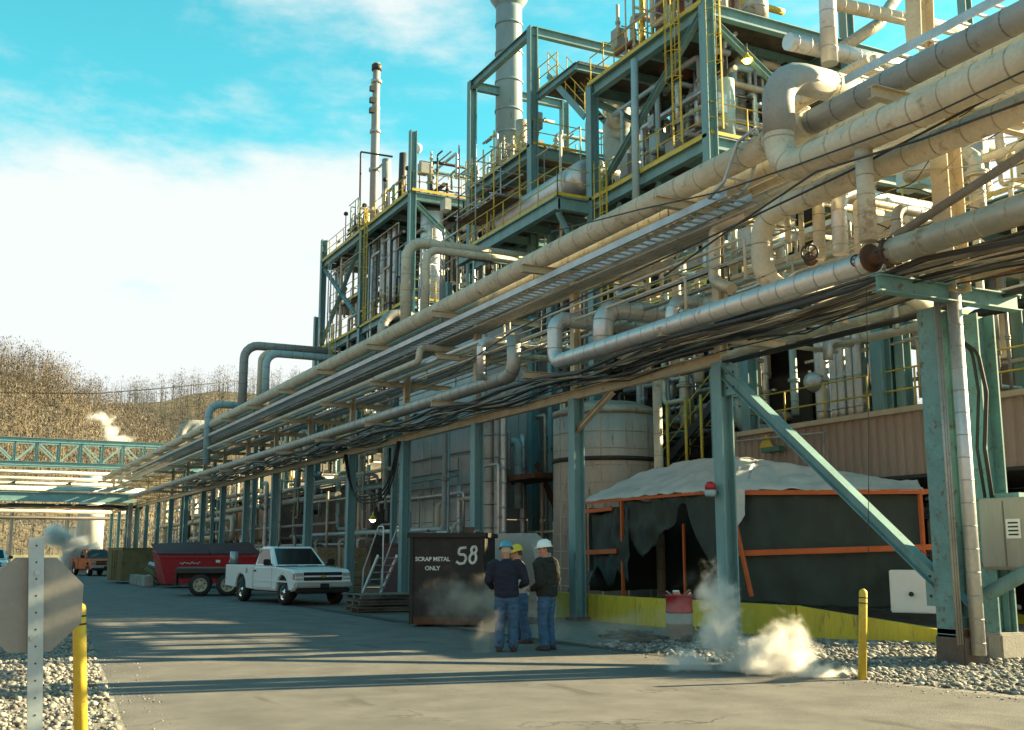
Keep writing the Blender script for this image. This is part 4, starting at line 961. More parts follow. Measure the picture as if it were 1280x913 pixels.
for k in range(14):
    a = 2 * math.pi * k / 14
    q.bar((cx_ + (rt_ + .004) * math.cos(a), cy_ + (rt_ + .004) * math.sin(a), .1), (cx_ + (rt_ + .004) * math.cos(a), cy_ + (rt_ + .004) * math.sin(a), ztop - .5), .05, .012, (math.cos(a), math.sin(a), 0))
for z in [.55 * i for i in range(1, 11)]: q.lathe((cx_, cy_, z), [(rt_, -.012), (rt_ + .008, -.012), (rt_ + .008, .012), (rt_, .012)], 48, cap=False)
q.build('seams', 'alu_warm', tk)
a = math.atan2(-cy_ + 10, -cx_ + 5); 
lp = onX(695, 660, 17.9); d = (lp - V(cx_, cy_, lp.z)).normalized(); lp = V(cx_, cy_, lp.z) + d * (rt_ + .02)
s_ = V(-d.y, d.x, 0)
MB().prof(lp - V(0, 0, .2), lp + V(0, 0, .2), [(-.13, -.008), (.13, -.008), (.13, .008), (-.13, .008)], d).build('label_plate', 'paper', tk)
MB().prof(lp + d * .012 - V(0, 0, .1), lp + d * .012 + V(0, 0, .1), [(-.06, -.004), (.06, -.004), (.06, .004), (-.06, .004)], d).build('label_mark', 'ink', tk)
pipe('drop_pipe', 'pale vertical pipe right of the stainless tank', [onX(821, 475, 17.3), V(17.3, onX(821, 475, 17.3).y, .2)], .13, 'cream', seam=1)
# yellow stair tower behind the second column
ys_ = thing('stair_tower', (22, 27, 0), 'yellow railed stair in the shade left of the second column', 'stairs')
stair(ys_, (20.4, 31.8, 3.0), (20.4, 26.6, 6.2), .9, 12, 'darksteel')
for y in (26.8, 27.6, 28.6): MB().tube([(20.0, y, 3.0), (20.0, y, 6.4)], .05, 8).build('post', 'yellow', ys_)
MB().bar((20, 26.4, 4.2), (20, 29.0, 4.2), .06, .12).build('landing_edge', 'yellow', ys_)
# lower storey along the plant; darkest panels have shade put into their colour
dw = thing('building', (24, 60, 0), 'brown walled low plant building far along the road', 'building')
for i in range(9): MB().box((19.5, 52 + i * 6.2, 2.6), (.15, 6.1, 5.2)).build('wall_panel', ['dark_shade_clad', 'brownclad', 'brownclad', 'dark_shade_clad', 'tan', 'brownclad', 'brownclad', 'tan', 'tan'][i], dw)
MB().box((22.5, 76, 5.3), (6.4, 56, .2)).build('roof', 'darksteel', dw)
clutter(dw, 60, (15.8, 19.2), (48, 106), (.2, 7), 17, pv=.5, rr=(.05, .2))
dw2 = thing('building', (24, 34, 0), 'near-black wall added as shade behind the stainless tank', 'building')
for i in range(6): MB().box((23.2, 26.5 + i * 2.1, 3.6), (.12, 2.08, 7.2)).build('wall_panel', 'dark_shade_clad', dw2)  # near-black colour gives the gap its deep shade
MB().hbeam((19.6, 36.8, 5.0), (19.6, 33.6, 1.2), .15, .15).build('brace', 'rust', dw2)
MB().box((18.6, 35.6, 4.3), (1.6, 4, .2)).build('ledge', 'rust', dw2)
clutter(dw2, 34, (18, 22.5), (32.8, 38), (.3, 7.5), 18, pv=.7, rr=(.05, .16))

# ---- truss pipe bridge and beams across the road far away
def bridge(label, y, x0, x1, z0, z1, n):
    t = thing('truss_bridge', ((x0 + x1) / 2, y, 0), label, 'pipe bridge')
    for yy in (y, y + 2.5):
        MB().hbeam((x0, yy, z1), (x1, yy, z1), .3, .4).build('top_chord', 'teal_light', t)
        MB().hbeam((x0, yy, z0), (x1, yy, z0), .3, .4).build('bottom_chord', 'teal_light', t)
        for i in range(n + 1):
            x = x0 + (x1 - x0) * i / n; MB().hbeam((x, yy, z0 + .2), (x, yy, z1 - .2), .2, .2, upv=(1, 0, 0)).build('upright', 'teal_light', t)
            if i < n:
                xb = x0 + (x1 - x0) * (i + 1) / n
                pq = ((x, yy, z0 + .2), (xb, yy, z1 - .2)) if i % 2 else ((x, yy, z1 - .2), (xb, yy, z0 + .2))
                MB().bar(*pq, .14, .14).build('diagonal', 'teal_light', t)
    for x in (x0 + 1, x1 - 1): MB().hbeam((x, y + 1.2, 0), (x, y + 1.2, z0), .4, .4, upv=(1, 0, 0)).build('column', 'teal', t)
    return t
bridge('pale blue truss pipe bridge crossing high over the road', 115, -22, 22, 10.1, 12.4, 22)
lb = thing('pipe_bridge', (0, 98, 0), 'blue plate girder bridge under the truss carrying pipes', 'pipe bridge')
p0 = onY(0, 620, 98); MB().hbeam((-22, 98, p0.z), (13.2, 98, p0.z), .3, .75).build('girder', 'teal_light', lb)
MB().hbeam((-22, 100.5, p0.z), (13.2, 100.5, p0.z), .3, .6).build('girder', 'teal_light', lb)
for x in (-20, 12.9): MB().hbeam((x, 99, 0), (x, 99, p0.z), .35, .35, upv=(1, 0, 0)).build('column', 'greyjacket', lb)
for i, z in enumerate((.55, .75, .6, -.65, -.8)): pipe('bridge_pipe', ['dull pipe on the blue girder bridge nearest edge', 'pale blue pipe on the blue girder bridge', 'thin grey pipe on the blue girder bridge', 'dark pipe hung below the blue girder bridge', 'tan pipe hung below the blue girder bridge'][i], [(-22, 98.5 + i * .5, p0.z + z), (14, 98.5 + i * .5, p0.z + z)], .14 + .03 * (i % 2), ['alu_dull', 'paleblue', 'alu_dull', 'darksteel', 'alu_warm'][i])
for i, v in enumerate((592, 600, 606, 640, 648)):
    z = onY(100, v, 122).z; pipe('far_pipe', ['upper dull far pipe below the truss bridge', 'middle grey far pipe below the truss bridge', 'lower grey far pipe below the truss bridge', 'upper tan far pipe under the girder bridge', 'lower dark far pipe under the girder bridge'][i], [(-26, 122, z), (16, 122, z)], .2, ['alu_dull', 'greyjacket', 'alu_dull', 'alu_warm', 'darksteel'][i])
for i, x in enumerate((-1, 4.5, 9.8)):
    t = thing('steel_trestle', (x, 122, 0), ['far pipe trestle left of the road end', 'far pipe trestle at the road end', 'far pipe trestle near the rack end'][i], 'trestle')
    for dy in (0, 2): MB().hbeam((x, 122 + dy, 0), (x, 122 + dy, 9), .3, .3, upv=(1, 0, 0)).build('leg', 'greyjacket', t)
    MB().hbeam((x, 121.5, 8.6), (x, 124.5, 8.6), .25, .25).build('crossbeam', 'greyjacket', t)
fs_ = thing('storage_tank', (15.5, 128, 0), 'pale far tank glimpsed below the truss bridge', 'tank')
MB().lathe((12.6, 128, 0), [(1.4, 0), (1.4, 9.5), (.2, 10.2)], 24).build('shell', 'greyclad', fs_)
fw_ = thing('boundary_wall', (0, 150, 0), 'pale green low wall at the far end of the road', 'wall')
for i in range(10): MB().box((-18 + i * 4, 150, 0.6), (3.96, .3, 1.2)).build('wall_panel', 'wallgreen' if 'wallgreen' in MATS else mat('wallgreen', (.35, .36, .22), .8), fw_)

# ---- caged ladders, gantry braces and small boxes on the structures
def ladder(root, x, y, z0, z1, m='yellow'):
    q = MB()
    for dy in (-.22, .22): q.bar((x, y + dy, z0), (x, y + dy, z1), .03, .06)
    k = int((z1 - z0) / .3)
    for i in range(k): q.tube([(x, y - .22, z0 + .3 * i + .15), (x, y + .22, z0 + .3 * i + .15)], .015, 6)
    for i in range(int((z1 - z0 - 2) / .9)):
        z = z0 + 2.2 + .9 * i; q.tube([(x - .38 * math.sin(a), y + .36 * math.cos(a), z) for a in [math.pi * t / 8 for t in range(9)]], .015, 6, cap=False)
    for a in (.6, 1.57, 2.5): q.tube([(x - .38 * math.sin(a), y + .36 * math.cos(a), z0 + 2.2), (x - .38 * math.sin(a), y + .36 * math.cos(a), z1)], .012, 6)
    q.build('ladder', m, root)
ladder(nu, 19.7, 31.8, 9.9, 15.5); ladder(nu, 19.7, 27.2, 14.6, 20); ladder(fu, 19.7, 58, 14.7, 21.5); ladder(fu, 19.7, 64, 8.6, 15.6); ladder(sf2, 19.7, 43.0, 14.5, 19.3); ladder(lu, 19.6, 72, 5.6, 11.5)
ladder(nu, 20.2, 26.0 - .3, 14.6, 20)
rnd = random.Random(31)
for root, y0, y1, zs in ((nu, 26.3, 32.6, (10, 14.7, 19.2)), (sf2, 34, 50, (9, 13, 18.5)), (fu, 52, 67, (9, 14.8, 20.7)), (ru, 14.6, 25, (9.8,))):
    for z in zs:
        for i in range(5):
            y = rnd.uniform(y0, y1); h = rnd.uniform(.4, .9)
            MB().box((20.4 + rnd.uniform(0, 2), y, z + h / 2 + rnd.uniform(0, 1.6)), (rnd.uniform(.25, .5), rnd.uniform(.3, .8), h), bev=.02).build('junction_box', rnd.choice(('greyjacket', 'paleblue', 'alu_dull', 'cabinet', 'darksteel', 'cream')), root)
        for i in range(3):
            y = rnd.uniform(y0, y1); x = 20.9 + rnd.uniform(0, 2.5); r = rnd.uniform(.25, .5); h = rnd.uniform(1.2, 2.6)
            q = MB().lathe((x, y, z), [(r * .3, 0), (r, r * .3), (r, h - r * .3), (r * .3, h)], 18)
            for t in (.3, .6): q.lathe((x, y, z + h * t), [(r, -.03), (r * 1.04, -.03), (r * 1.04, .03), (r, .03)], 18, cap=False)
            q.build('drum', rnd.choice(('alu', 'alu_dull', 'greyjacket', 'paleblue', 'alu_warm')), root)
for y in (26.5, 29, 31.5): MB().hbeam((20.2, y, 14.0), (20.2, y + 1.4, 11.8), .12, .12).build('brace', 'teal', nu)
for i in range(4):
    y = 53 + i * 3.6; MB().tube([(20.3, y, 20.6), (20.3, y, 22.2 + .5 * (i % 2))], .03, 8).build('lamp_pole', 'darksteel', fu)
    MB().lathe((20.3, y, 22.2 + .5 * (i % 2)), [(.04, 0), (.14, .05), (.14, .2), (.05, .26)], 10).build('lamp_head', 'darksteel', fu)

# ---- unseen building added left of the road to cut low skylight
ob = thing('building', (-16, 30, 0), 'unseen brown clad building added left of the road to cut skylight', 'building')
for i in range(22):
    MB().box((-11, -22 + i * 5 + 2.5, 3.6), (.2, 4.94, 7.2)).build('wall_panel', 'brownclad', ob)
    if i % 2: MB().box((-10.88, -22 + i * 5 + 2.5, 3.0), (.06, 2.4, 1.6)).build('window', 'glass', ob)
MB().box((-17, 33, 7.3), (12.6, 110.4, .3)).build('roof', 'darksteel', ob)

clutter(sf2, 60, (19.4, 20.6), (34, 50.5), (8, 18), 71, pv=.6, rr=(.025, .08))
clutter(fu, 45, (19.6, 20.6), (52, 67), (9, 20), 72, pv=.7, rr=(.025, .09))
for z, x0 in ((11.9, 20.2), (16.9, 20.2)):
    railing(fu, [(x0, 66.5, z), (x0, 60, z)]); MB().box((x0 + .7, 63.2, z - .03), (1.4, 6.6, .04)).build('deck_plate', 'grating', fu)
for y in (36.2, 46.5, 49.5):
    MB().hbeam((20, y, 0), (20, y, 14.4), .3, .3, upv=(1, 0, 0)).build('column', 'teal', sf2)
for z in (11.9,):
    railing(sf2, [(19.8, 50, z), (19.8, 44.5, z)]); MB().box((20.6, 47.2, z - .03), (1.5, 5.6, .04)).build('deck_plate', 'grating', sf2); MB().hbeam((19.85, 44.5, z - .2), (19.85, 50, z - .2), .15, .3).build('beam', 'teal', sf2)
# ================================================================== dike, tent and yard things
def zat(v, x, y):
    """height at which the point (x, y, z) is seen at image row v"""
    lo, hi = -2.0, 40.0
    for _ in range(40):
        m = (lo + hi) / 2; q = Vector((x, y, m)) - _C
        if CY - FPX * q.dot(_up) / q.dot(_fw) > v: lo = m
        else: hi = m
    return lo
dk = thing('containment_wall', (14.3, 19, 0), 'low yellow painted containment wall below the tent, sloping down at its end', 'wall')
dpts = [(13.75, 25.2, .62), (13.92, 21.2, .62), (14.73, 16.8, .6), (16.35, 14.7, .22)]
for (x, y, h), (x2, y2, h2) in zip(dpts, dpts[1:]):
    a, c = V(x, y, 0), V(x2, y2, 0); nrm = V(-(c - a).y, (c - a).x, 0).normalized() * .11
    if nrm.x > 0: nrm = -nrm
    q = MB(); vs = [a + nrm, a - nrm, c + nrm, c - nrm]
    q.add([p for p in vs] + [V(vs[0].x, vs[0].y, h), V(vs[1].x, vs[1].y, h), V(vs[2].x, vs[2].y, h2), V(vs[3].x, vs[3].y, h2)], [(0, 2, 6, 4), (3, 1, 5, 7), (4, 6, 7, 5), (0, 4, 5, 1), (2, 3, 7, 6)])
    q.build('wall_section', 'yellow_wall', dk)
pdv = [(13.9, 25.2, .42), (14.05, 21.2, .42), (14.86, 16.85, .42), (16.4, 14.85, .16), (19.9, 12.2, .05), (19.9, 25.2, .42)]
q = MB(); q.add(pdv + [(x, y, -.1) for x, y, z in pdv], [tuple(range(6)), *[(i, 6 + i, 6 + (i + 1) % 6, (i + 1) % 6) for i in range(6)]])
tag(q.build('concrete_pad', 'darkconcrete'), kind='structure')
kb = thing('kerb', (18, 13, 0), 'thin yellow kerb edging the brown ramp behind the near column', 'kerb')
a, c = onZ(1113, 746, .5), onZ(1290, 778, .12)
MB().bar(a, c, .2, .22).build('kerb_stone', 'yellow_wall', kb)

tent = thing('tent', (16, 20, .45), 'makeshift shelter of orange poles, black sheets and grey tarp roof', 'shelter')
TA, TK, TE = V(15.0, 25.35, 0), V(15.0, 19.25, 0), V(17.95, 16.45, 0)
def path(s):       # s 0..2
    return TA + (TK - TA) * s if s <= 1 else TK + (TE - TK) * (s - 1)
inw = lambda s: V(1.3, 0, 0) if s < .9 else (V(1.0, .75, 0) if s < 1.1 else V(.88, .95, 0))
def eave(s): return zat(628 + (613 - 628) * s if s <= 1 else 613, path(s).x, path(s).y)
rv = [(735, 625), (752, 609), (800, 591), (850, 577), (900, 570), (950, 573), (990, 579), (1060, 590), (1150, 602), (1300, 612)]
def ridge_v(s):
    r = path(s) + inw(s); q = r + V(0, 0, 3.5) - _C; uu = CX + FPX * q.dot(_rt) / q.dot(_fw)
    for (a, va), (c, vc) in zip(rv, rv[1:]):
        if a <= uu <= c: return va + (vc - va) * (uu - a) / (c - a)
    return 612 if uu > 1000 else 625
def cloth(name, fn, nu, nv, m, parent, wr=.05, fs=1.3, th=.0):
    vs = []
    for j in range(nv + 1):
        for i in range(nu + 1):
            p = Vector(fn(i / nu, j / nv))
            w = noise.noise(Vector((p.x * fs, p.y * fs, p.z * fs * .6))) * wr + noise.noise(Vector((p.x * fs * 3.1, p.y * fs * 3.1, p.z * fs * 1.2 + 9))) * wr * .45
            vs.append(p + V(-w * .8, -w * .5, w * .6))
    n = nu + 1
    q = MB(); q.add(vs, [(j * n + i, j * n + i + 1, (j + 1) * n + i + 1, (j + 1) * n + i) for j in range(nv) for i in range(nu)], True)
    o = q.build(name, m, parent)
    md = o.modifiers.new('thick', 'SOLIDIFY'); md.thickness = .008
    return o
def roof_fn(u, t):
    s = u * 2; e = path(s); r = e + inw(s); ze = eave(s); zr = zat(ridge_v(s), r.x, r.y)
    if t < .55:
        k = t / .55; p = e + (r - e) * k; z = ze + (zr - ze) * (k ** .8) - .10 * math.sin(k * math.pi) * (1 if int(s * 4) % 2 else .6)
        p -= inw(s).normalized() * (.12 * (1 - k) ** 2)
    else:
        k = (t - .55) / .45; p = r + inw(s) * 1.6 * k; z = zr - .7 * k
    return (p.x, p.y, z)
cloth('roof_tarp', roof_fn, 110, 34, 'tarp', tent, .09, 2.4)
def face_fn(s0, s1, z0f, z1, back=0.0):
    def f(u, t):
        s = s0 + (s1 - s0) * u; p = path(s) + inw(s).normalized() * (.07 + back)
        z0 = z0f(u); return (p.x, p.y, z1 + (z0 - z1) * t) if not callable(z1) else (p.x, p.y, z1(u) + (z0 - z1(u)) * t)
    return f
cloth('black_sheet', face_fn(1.03, 1.98, lambda u: .5, lambda u: eave(1.5) - .05), 60, 36, 'blacksheet', tent, .17, 1.1)
cloth('black_sheet', face_fn(.03, .24, lambda u: .98 + .25 * math.sin(u * 7), 2.62), 16, 20, 'blacksheet', tent, .12, 2.2)
cloth('black_sheet', face_fn(.27, .90, lambda u: 2.75 - 1.25 * max(0, 1 - abs(u - .28) / .42) ** .8 + .04 * math.sin(u * 20), 2.92, -.04), 40, 16, 'blacksheet', tent, .22, 2.6)
cloth('black_sheet', face_fn(.22, .36, lambda u: 1.35 - .5 * u, 2.8, -.12), 12, 22, 'blacksheet', tent, .2, 3)
cloth('black_sheet', face_fn(.74, 1.0, lambda u: 2.9 - 2.1 * u ** .6, 2.93, -.06), 18, 20, 'blacksheet', tent, .12, 2.4)
cloth('black_sheet', lambda u, t: (17.4 + .6 * u, 25.3 - 7.2 * u, 2.9 - 2.4 * t), 20, 10, 'blacksheet', tent, .1)
cloth('black_sheet', lambda u, t: (15.1 + 2.3 * u, 25.35, 2.8 - 2.2 * t), 10, 10, 'blacksheet', tent, .08)
cloth('tarp_flap', lambda u, t: (path(1.05).x - .16 + .16 * u, path(1.05).y - .12 - .15 * u, eave(1.05) + .05 - (.95 - .35 * u) * t), 8, 14, 'tarp', tent, .08, 3)
def post(s, z0, z1, w=.07, off=-.06):
    p = path(s) + inw(s).normalized() * off; MB().bar((p.x, p.y, z0), (p.x, p.y, z1), w, w).build('pole', 'orange', tent)
for s, z0 in ((.01, .45), (.31, .15), (.97, .45), (1.98, .4)): post(s, z0, eave(min(s, 2)) - .02)
post(.66, .45, 2.3, .05, .3)
def rail(s0, s1, z0, z1, w=.08):
    a, c = path(s0) - inw(s0).normalized() * .08, path(s1) - inw(s1).normalized() * .08
    MB().bar((a.x, a.y, z0), (c.x, c.y, z1), .05, w).build('rail', 'orange', tent)
rail(0, .99, eave(0) - .02, eave(.99) - .02, .07); rail(1.03, 2.02, eave(1.5) - .03, eave(2) - .03, .1)
rail(0, .27, 1.62, 1.66, .12); rail(1.04, 2.03, zat(692, *path(1.04).xy), zat(684, *path(2).xy), .12); rail(.0, .24, 2.7, 2.74, .1)
p = path(1.02); MB().bar((p.x - .1, p.y - .15, 2.6), (p.x + .15, p.y - .4, .7), .07, .07).build('pole', 'orange', tent)
al = thing('alarm_light', onX(888, 612, 13.2), 'red dome alarm light with grey horn on the second column', 'alarm')
c = onX(888, 612, 13.2)
MB().lathe(c, [(.11, 0), (.11, .08), (.07, .14), (.01, .16)], 14).build('dome', 'red', al); MB().lathe(c - V(0, 0, .14), [(.1, 0), (.12, .05), (.12, .13)], 14).build('horn_body', 'paleblue', al)
MB().bar(c + V(0, 0, -.05), c + V(.3, 0, -.05), .05, .05).build('bracket', 'darksteel', al)
wb = thing('white_panel', onZ(1135, 752, .45), 'white tilted sheet metal box on the ramp behind the brace', 'box')
p = onX(1138, 727, 17.3)
MB().box((17.5, p.y, .85), (.5, 1.0, .85), rz=.5, bev=.02).build('panel_body', 'white', wb)
MB().lathe((17.2, p.y - .1, .8), [(.05, 0), (.05, .03)], 10, (-.8, -.5, 0)).build('port', 'ink', wb)

cb = thing('control_cabinet', (14.8, 11.4, 0), 'grey tan electrical cabinet with paper notice at the right edge', 'cabinet')
a = onX(1222, 624, 14.5); zc0, zc1 = onX(1224, 712, 14.5).z, a.z; yc = a.y
MB().box((14.85, yc - .48, (zc0 + zc1) / 2), (.7, .95, zc1 - zc0), bev=.02).build('body', 'cabinet', cb)
for k in range(2): MB().box((14.485, yc - .25 - .46 * k, (zc0 + zc1) / 2), (.03, .44, zc1 - zc0 - .08), bev=.01).build('door', 'cabinet', cb)
for yy in (yc - .1, yc - .86): MB().hbeam((14.9, yy, .02), (14.9, yy, zc0 + .01), .12, .12, upv=(1, 0, 0)).build('leg', 'teal', cb)
MB().box((14.9, yc - .4, zc1 + .04), (.5, .5, .08)).build('conduit_hub', 'teal', cb)
nt_ = onX(1266, 661, 14.45); MB().box((14.462, nt_.y, nt_.z), (.008, .26, .3)).build('notice', 'paper', cb)
for k in range(4): MB().box((14.456, nt_.y, nt_.z + .09 - .06 * k), (.003, .18, .025)).build('notice_line', 'ink', cb)

def _proj_u(p): q = p - _C; return CX + FPX * q.dot(_rt) / q.dot(_fw)
# ---- scrap metal bin with its markings
ba = onZ(511, 784); _d = V(.83, -.557, 0)
_L = min((k * .01 for k in range(100, 300)), key=lambda l: abs(_proj_u(ba + _d * l) - 604)); bb_ = ba + _d * _L
dirb = (bb_ - ba).normalized(); nb = V(-dirb.y, dirb.x, 0)
if nb.x < 0: nb = -nb
bz = math.atan2(dirb.y, dirb.x)
L = (bb_ - ba).length; bc = (ba + bb_) / 2 + nb * .9
bn_ = thing('scrap_bin', (bc.x, bc.y, 0), 'black steel scrap bin painted 58 beside the people', 'bin', rz=bz)
# local: x along the marked face, y away from the road
H0 = 2.03
q = MB()
q.box((0, -.88, H0 / 2 + .03), (L, .04, H0 - .06)); q.box((0, .88, H0 / 2 + .03), (L, .04, H0 - .06)); q.build('side_wall', 'scrapbin', bn_, True)
for s in (-1, 1): MB().box((s * (L / 2 - .02), 0, H0 / 2 + .03), (.04, 1.72, H0 - .06)).build('end_wall', 'scrapbin', bn_, True)
MB().box((0, 0, .1), (L - .1, 1.7, .06)).build('floor', 'scrapbin', bn_, True)
q = MB()
for y in (-.92, .92): q.box((0, y, H0 - .02), (L + .12, .1, .1))
for x in (-L / 2 - .02, L / 2 + .02): q.box((x, 0, H0 - .022), (.1, 1.74, .096))
q.build('rim', 'scrapbin', bn_, True)
for x in (-L / 2 + .04, L / 2 - .04): MB().box((x, -.915, H0 / 2), (.08, .03, H0 - .14)).build('rib', 'scrapbin', bn_, True)
MB().box((0, -.912, .14), (L - .2, .03, .16)).build('skid', 'rust', bn_, True)
def lettering(text, size, loc, parent, m, name='lettering', rz=0.0, shear=0.0):
    cu = bpy.data.curves.new('t', 'FONT'); cu.body = text; cu.size = size; cu.align_x = 'CENTER'; cu.extrude = .002; cu.offset = size * .035; cu.shear = shear
    ob = bpy.data.objects.new('t', cu); col.objects.link(ob)
    bpy.context.view_layer.update()
    me = bpy.data.meshes.new_from_object(ob.evaluated_get(bpy.context.evaluated_depsgraph_get()))
    bpy.data.objects.remove(ob)
    me.materials.clear(); me.materials.append(MATS[m])
    o = bpy.data.objects.new(name, me); col.objects.link(o); o.parent = parent; o.location = loc
    o.rotation_euler = (math.pi / 2, 0, rz)
    return o
k_ = L / 2.0
lettering('SCRAP METAL', .15 * k_, (-.38 * k_, -.906, 1.44), bn_, 'stencil')
lettering('ONLY', .15 * k_, (-.38 * k_, -.906, 1.24), bn_, 'stencil')
def brush(pts, w, x0, z0, s=.7, shear=.12):
    q = MB(); P = arc_poly([V(x0 + (x + z * shear) * s * k_, -.908, z0 + z * s) for x, z in pts], .06, 6); q.tube(P, w, 6)
    for v in q.v: v.y = -.908 + (v.y + .908) * .08
    return q.build('painted_numeral', 'stencil', bn_, True)
brush([(.36, .54), (.10, .51), (.07, .30), (.30, .32), (.40, .20), (.34, .05), (.16, .02), (.02, .10)], .03, .20, 1.36)
for cx8, cz8, rx8, rz8 in ((.15, .43, .10, .105), (.14, .17, .125, .155)):
    brush([(cx8 + rx8 * math.sin(a), cz8 + rz8 * math.cos(a)) for a in [k * math.pi / 9 for k in range(19)]], .03, .50, 1.38)
sp = thing('scrap_heap', (bc.x, bc.y, 1.6), 'bent scrap metal pieces poking out of the black bin', 'scrap')
rnd = random.Random(5)
for i in range(9):
    p = bc + dirb * rnd.uniform(-.9, .9) + nb * rnd.uniform(-.5, .5)
    MB().bar((p.x, p.y, 1.5), (p.x + rnd.uniform(-.5, .5), p.y + rnd.uniform(-.5, .5), 2.05 + rnd.uniform(0, .22)), rnd.uniform(.05, .3), .03).build('scrap_piece', rnd.choice(('rust', 'darksteel', 'greyjacket')), sp)

# ---- grey hopper, pallets, steps, barrel, slats
hp = thing('hopper', (13, 26.4, 0), 'grey steel hopper with a sloped corner behind the people', 'hopper')
pf = [onX(604, 668, 11.9), onX(650, 664, 11.9), onX(664, 672, 11.9), onX(670, 690, 11.9)]
y0, y1 = pf[-1].y - .1, onX(598, 668, 11.9).y; zt_ = pf[0].z
q = MB(); pr = [(y1, .15), (y1, zt_), (pf[1].y, zt_), (pf[2].y, zt_ - .25), (y0, zt_ - .85), (y0, .15)]
q.add([(11.9, y, z) for y, z in pr] + [(12.35, y, z) for y, z in pr], [tuple(range(6)), tuple(range(11, 5, -1))] + [(i, (i + 1) % 6, 6 + (i + 1) % 6, 6 + i) for i in range(6)])
q.build('body', 'cabinet', hp); MB().box((11.88, (y0 + y1) / 2, .6), (.06, y1 - y0, .1)).build('rib', 'cabinet', hp)
MB().box((11.87, onX(640, 682, 11.9).y, zt_ - .5), (.02, .5, .45)).build('plate', 'olive', hp)
for yy in (y0 + .3, y1 - .3): MB().box((12.1, yy, .08), (.5, .2, .16)).build('skid', 'darksteel', hp)
def bollard(label, p, h, r=.06, top=None):
    t = thing('bollard', p, label, 'bollard'); p = Vector(p)
    if top is not None:
        ax = (Vector(top) - p); h = ax.length - .06; ax.normalize()
    else: ax = V(0, 0, 1)
    MB().lathe(p, [(r, -.1), (r, h), (r * .9, h + .03), (r * .4, h + .055), (.005, h + .06)], 18, ax).build('post', 'yellow', t)
    for dz in (.06, .13): MB().lathe(p + ax * (h - dz), [(r * 1.03, -.008), (r * 1.03, .008)], 18, ax, cap=False).build('scuff_band', 'ink', t)
    return t
zb = onX(1078, 738, onZ(1078, 850).x).z
bollard('yellow bollard at the gravel edge beside the steam', onZ(1078, 850), zb, .055, onY(1079, 736, onZ(1078, 850).y))
b2 = onZ(101, 930); bollard('yellow bollard leaning beside the back of the stop sign', b2, 1, .058, onY(99, 753, b2.y))
bollard('short yellow bollard half hidden between bin and people', onZ(612, 764), .75, .11)
pl = thing('pallet_stack', (10.6, 29.2, 0), 'stack of dark flat pallets lying in front of the rack', 'pallets')
for k in range(3):
    z = .04 + k * .17
    for i in range(3): MB().box((10.6, 28.6 + i * .55, z + .04), (1.7, .1, .09), rz=.12 * k - .1).build('bearer', 'greywood', pl)
    for i in range(7): MB().box((9.85 + i * .25, 29.15, z + .1), (.2, 1.35, .025), rz=.12 * k - .1).build('board', 'greywood', pl)
sl = thing('leaning_pallet', (12.4, 22.4, 0), 'grey weathered pallet leaning against the first hidden column', 'pallet')
p = onZ(712, 770); 
for i in range(6): MB().bar((p.x - .1 + .0 * i, p.y + .35 - .16 * i, .02), (p.x + .42, p.y + .3 - .16 * i, 1.15), .1, .03, (1, 0, 0)).build('slat', 'greywood', sl)
for t in (.2, .9): MB().bar((p.x - .04 + .5 * t, p.y + .45, .1 + 1.05 * t), (p.x - .04 + .5 * t, p.y - .55, .1 + 1.05 * t), .06, .08).build('bearer', 'greywood', sl)
pb = onZ(850, 800)
br = thing('barrel', pb, 'red and white waste drum full of rubbish below the tent opening', 'drum')
MB().lathe(pb, [(.24, 0), (.25, .02), (.25, .28), (.262, .29), (.262, .32), (.25, .33), (.25, .5)], 22).build('lower_shell', 'cabinet', br)
MB().lathe(pb + V(0, 0, .501), [(.25, 0), (.262, .01), (.262, .04), (.25, .05), (.25, .3), (.268, .31), (.268, .34), (.235, .34)], 22).build('upper_shell', 'red', br)
for i in range(5):
    a = i * 1.3; MB().bar((pb.x + .1 * math.cos(a), pb.y + .1 * math.sin(a), .8), (pb.x + .24 * math.cos(a), pb.y + .22 * math.sin(a), .87 + .015 * i), .12, .03).build('rubbish', random.choice(('paper', 'greyjacket', 'wood')), br)
rl = thing('rolling_steps', (13, 36, 0), 'pale rolling safety steps behind the bin', 'steps')
p0, p1 = onX(482, 746, 13.0), onX(512, 682, 13.0)
pa_, pc_ = V(12.9, 37.6, 0), V(12.9, 35.9, 1.5)
for dx in (0, .7):
    MB().bar(pa_ + V(dx, 0, .05), pc_ + V(dx, 0, 0), .05, .12).build('stringer', 'white', rl)
    MB().tube([pa_ + V(dx, -.1, .1), pa_ + V(dx, -.2, 1.0), pc_ + V(dx, 0, 1.0), pc_ + V(dx, -.5, 1.0), pc_ + V(dx, -.5, -1.5)], .025, 8, .1).build('handrail', 'white', rl)
for i in range(6):
    c = pa_ + (pc_ - pa_) * ((i + .5) / 6); MB().box((c.x + .35, c.y, c.z + .05), (.68, .24, .03)).build('tread', 'galv', rl)
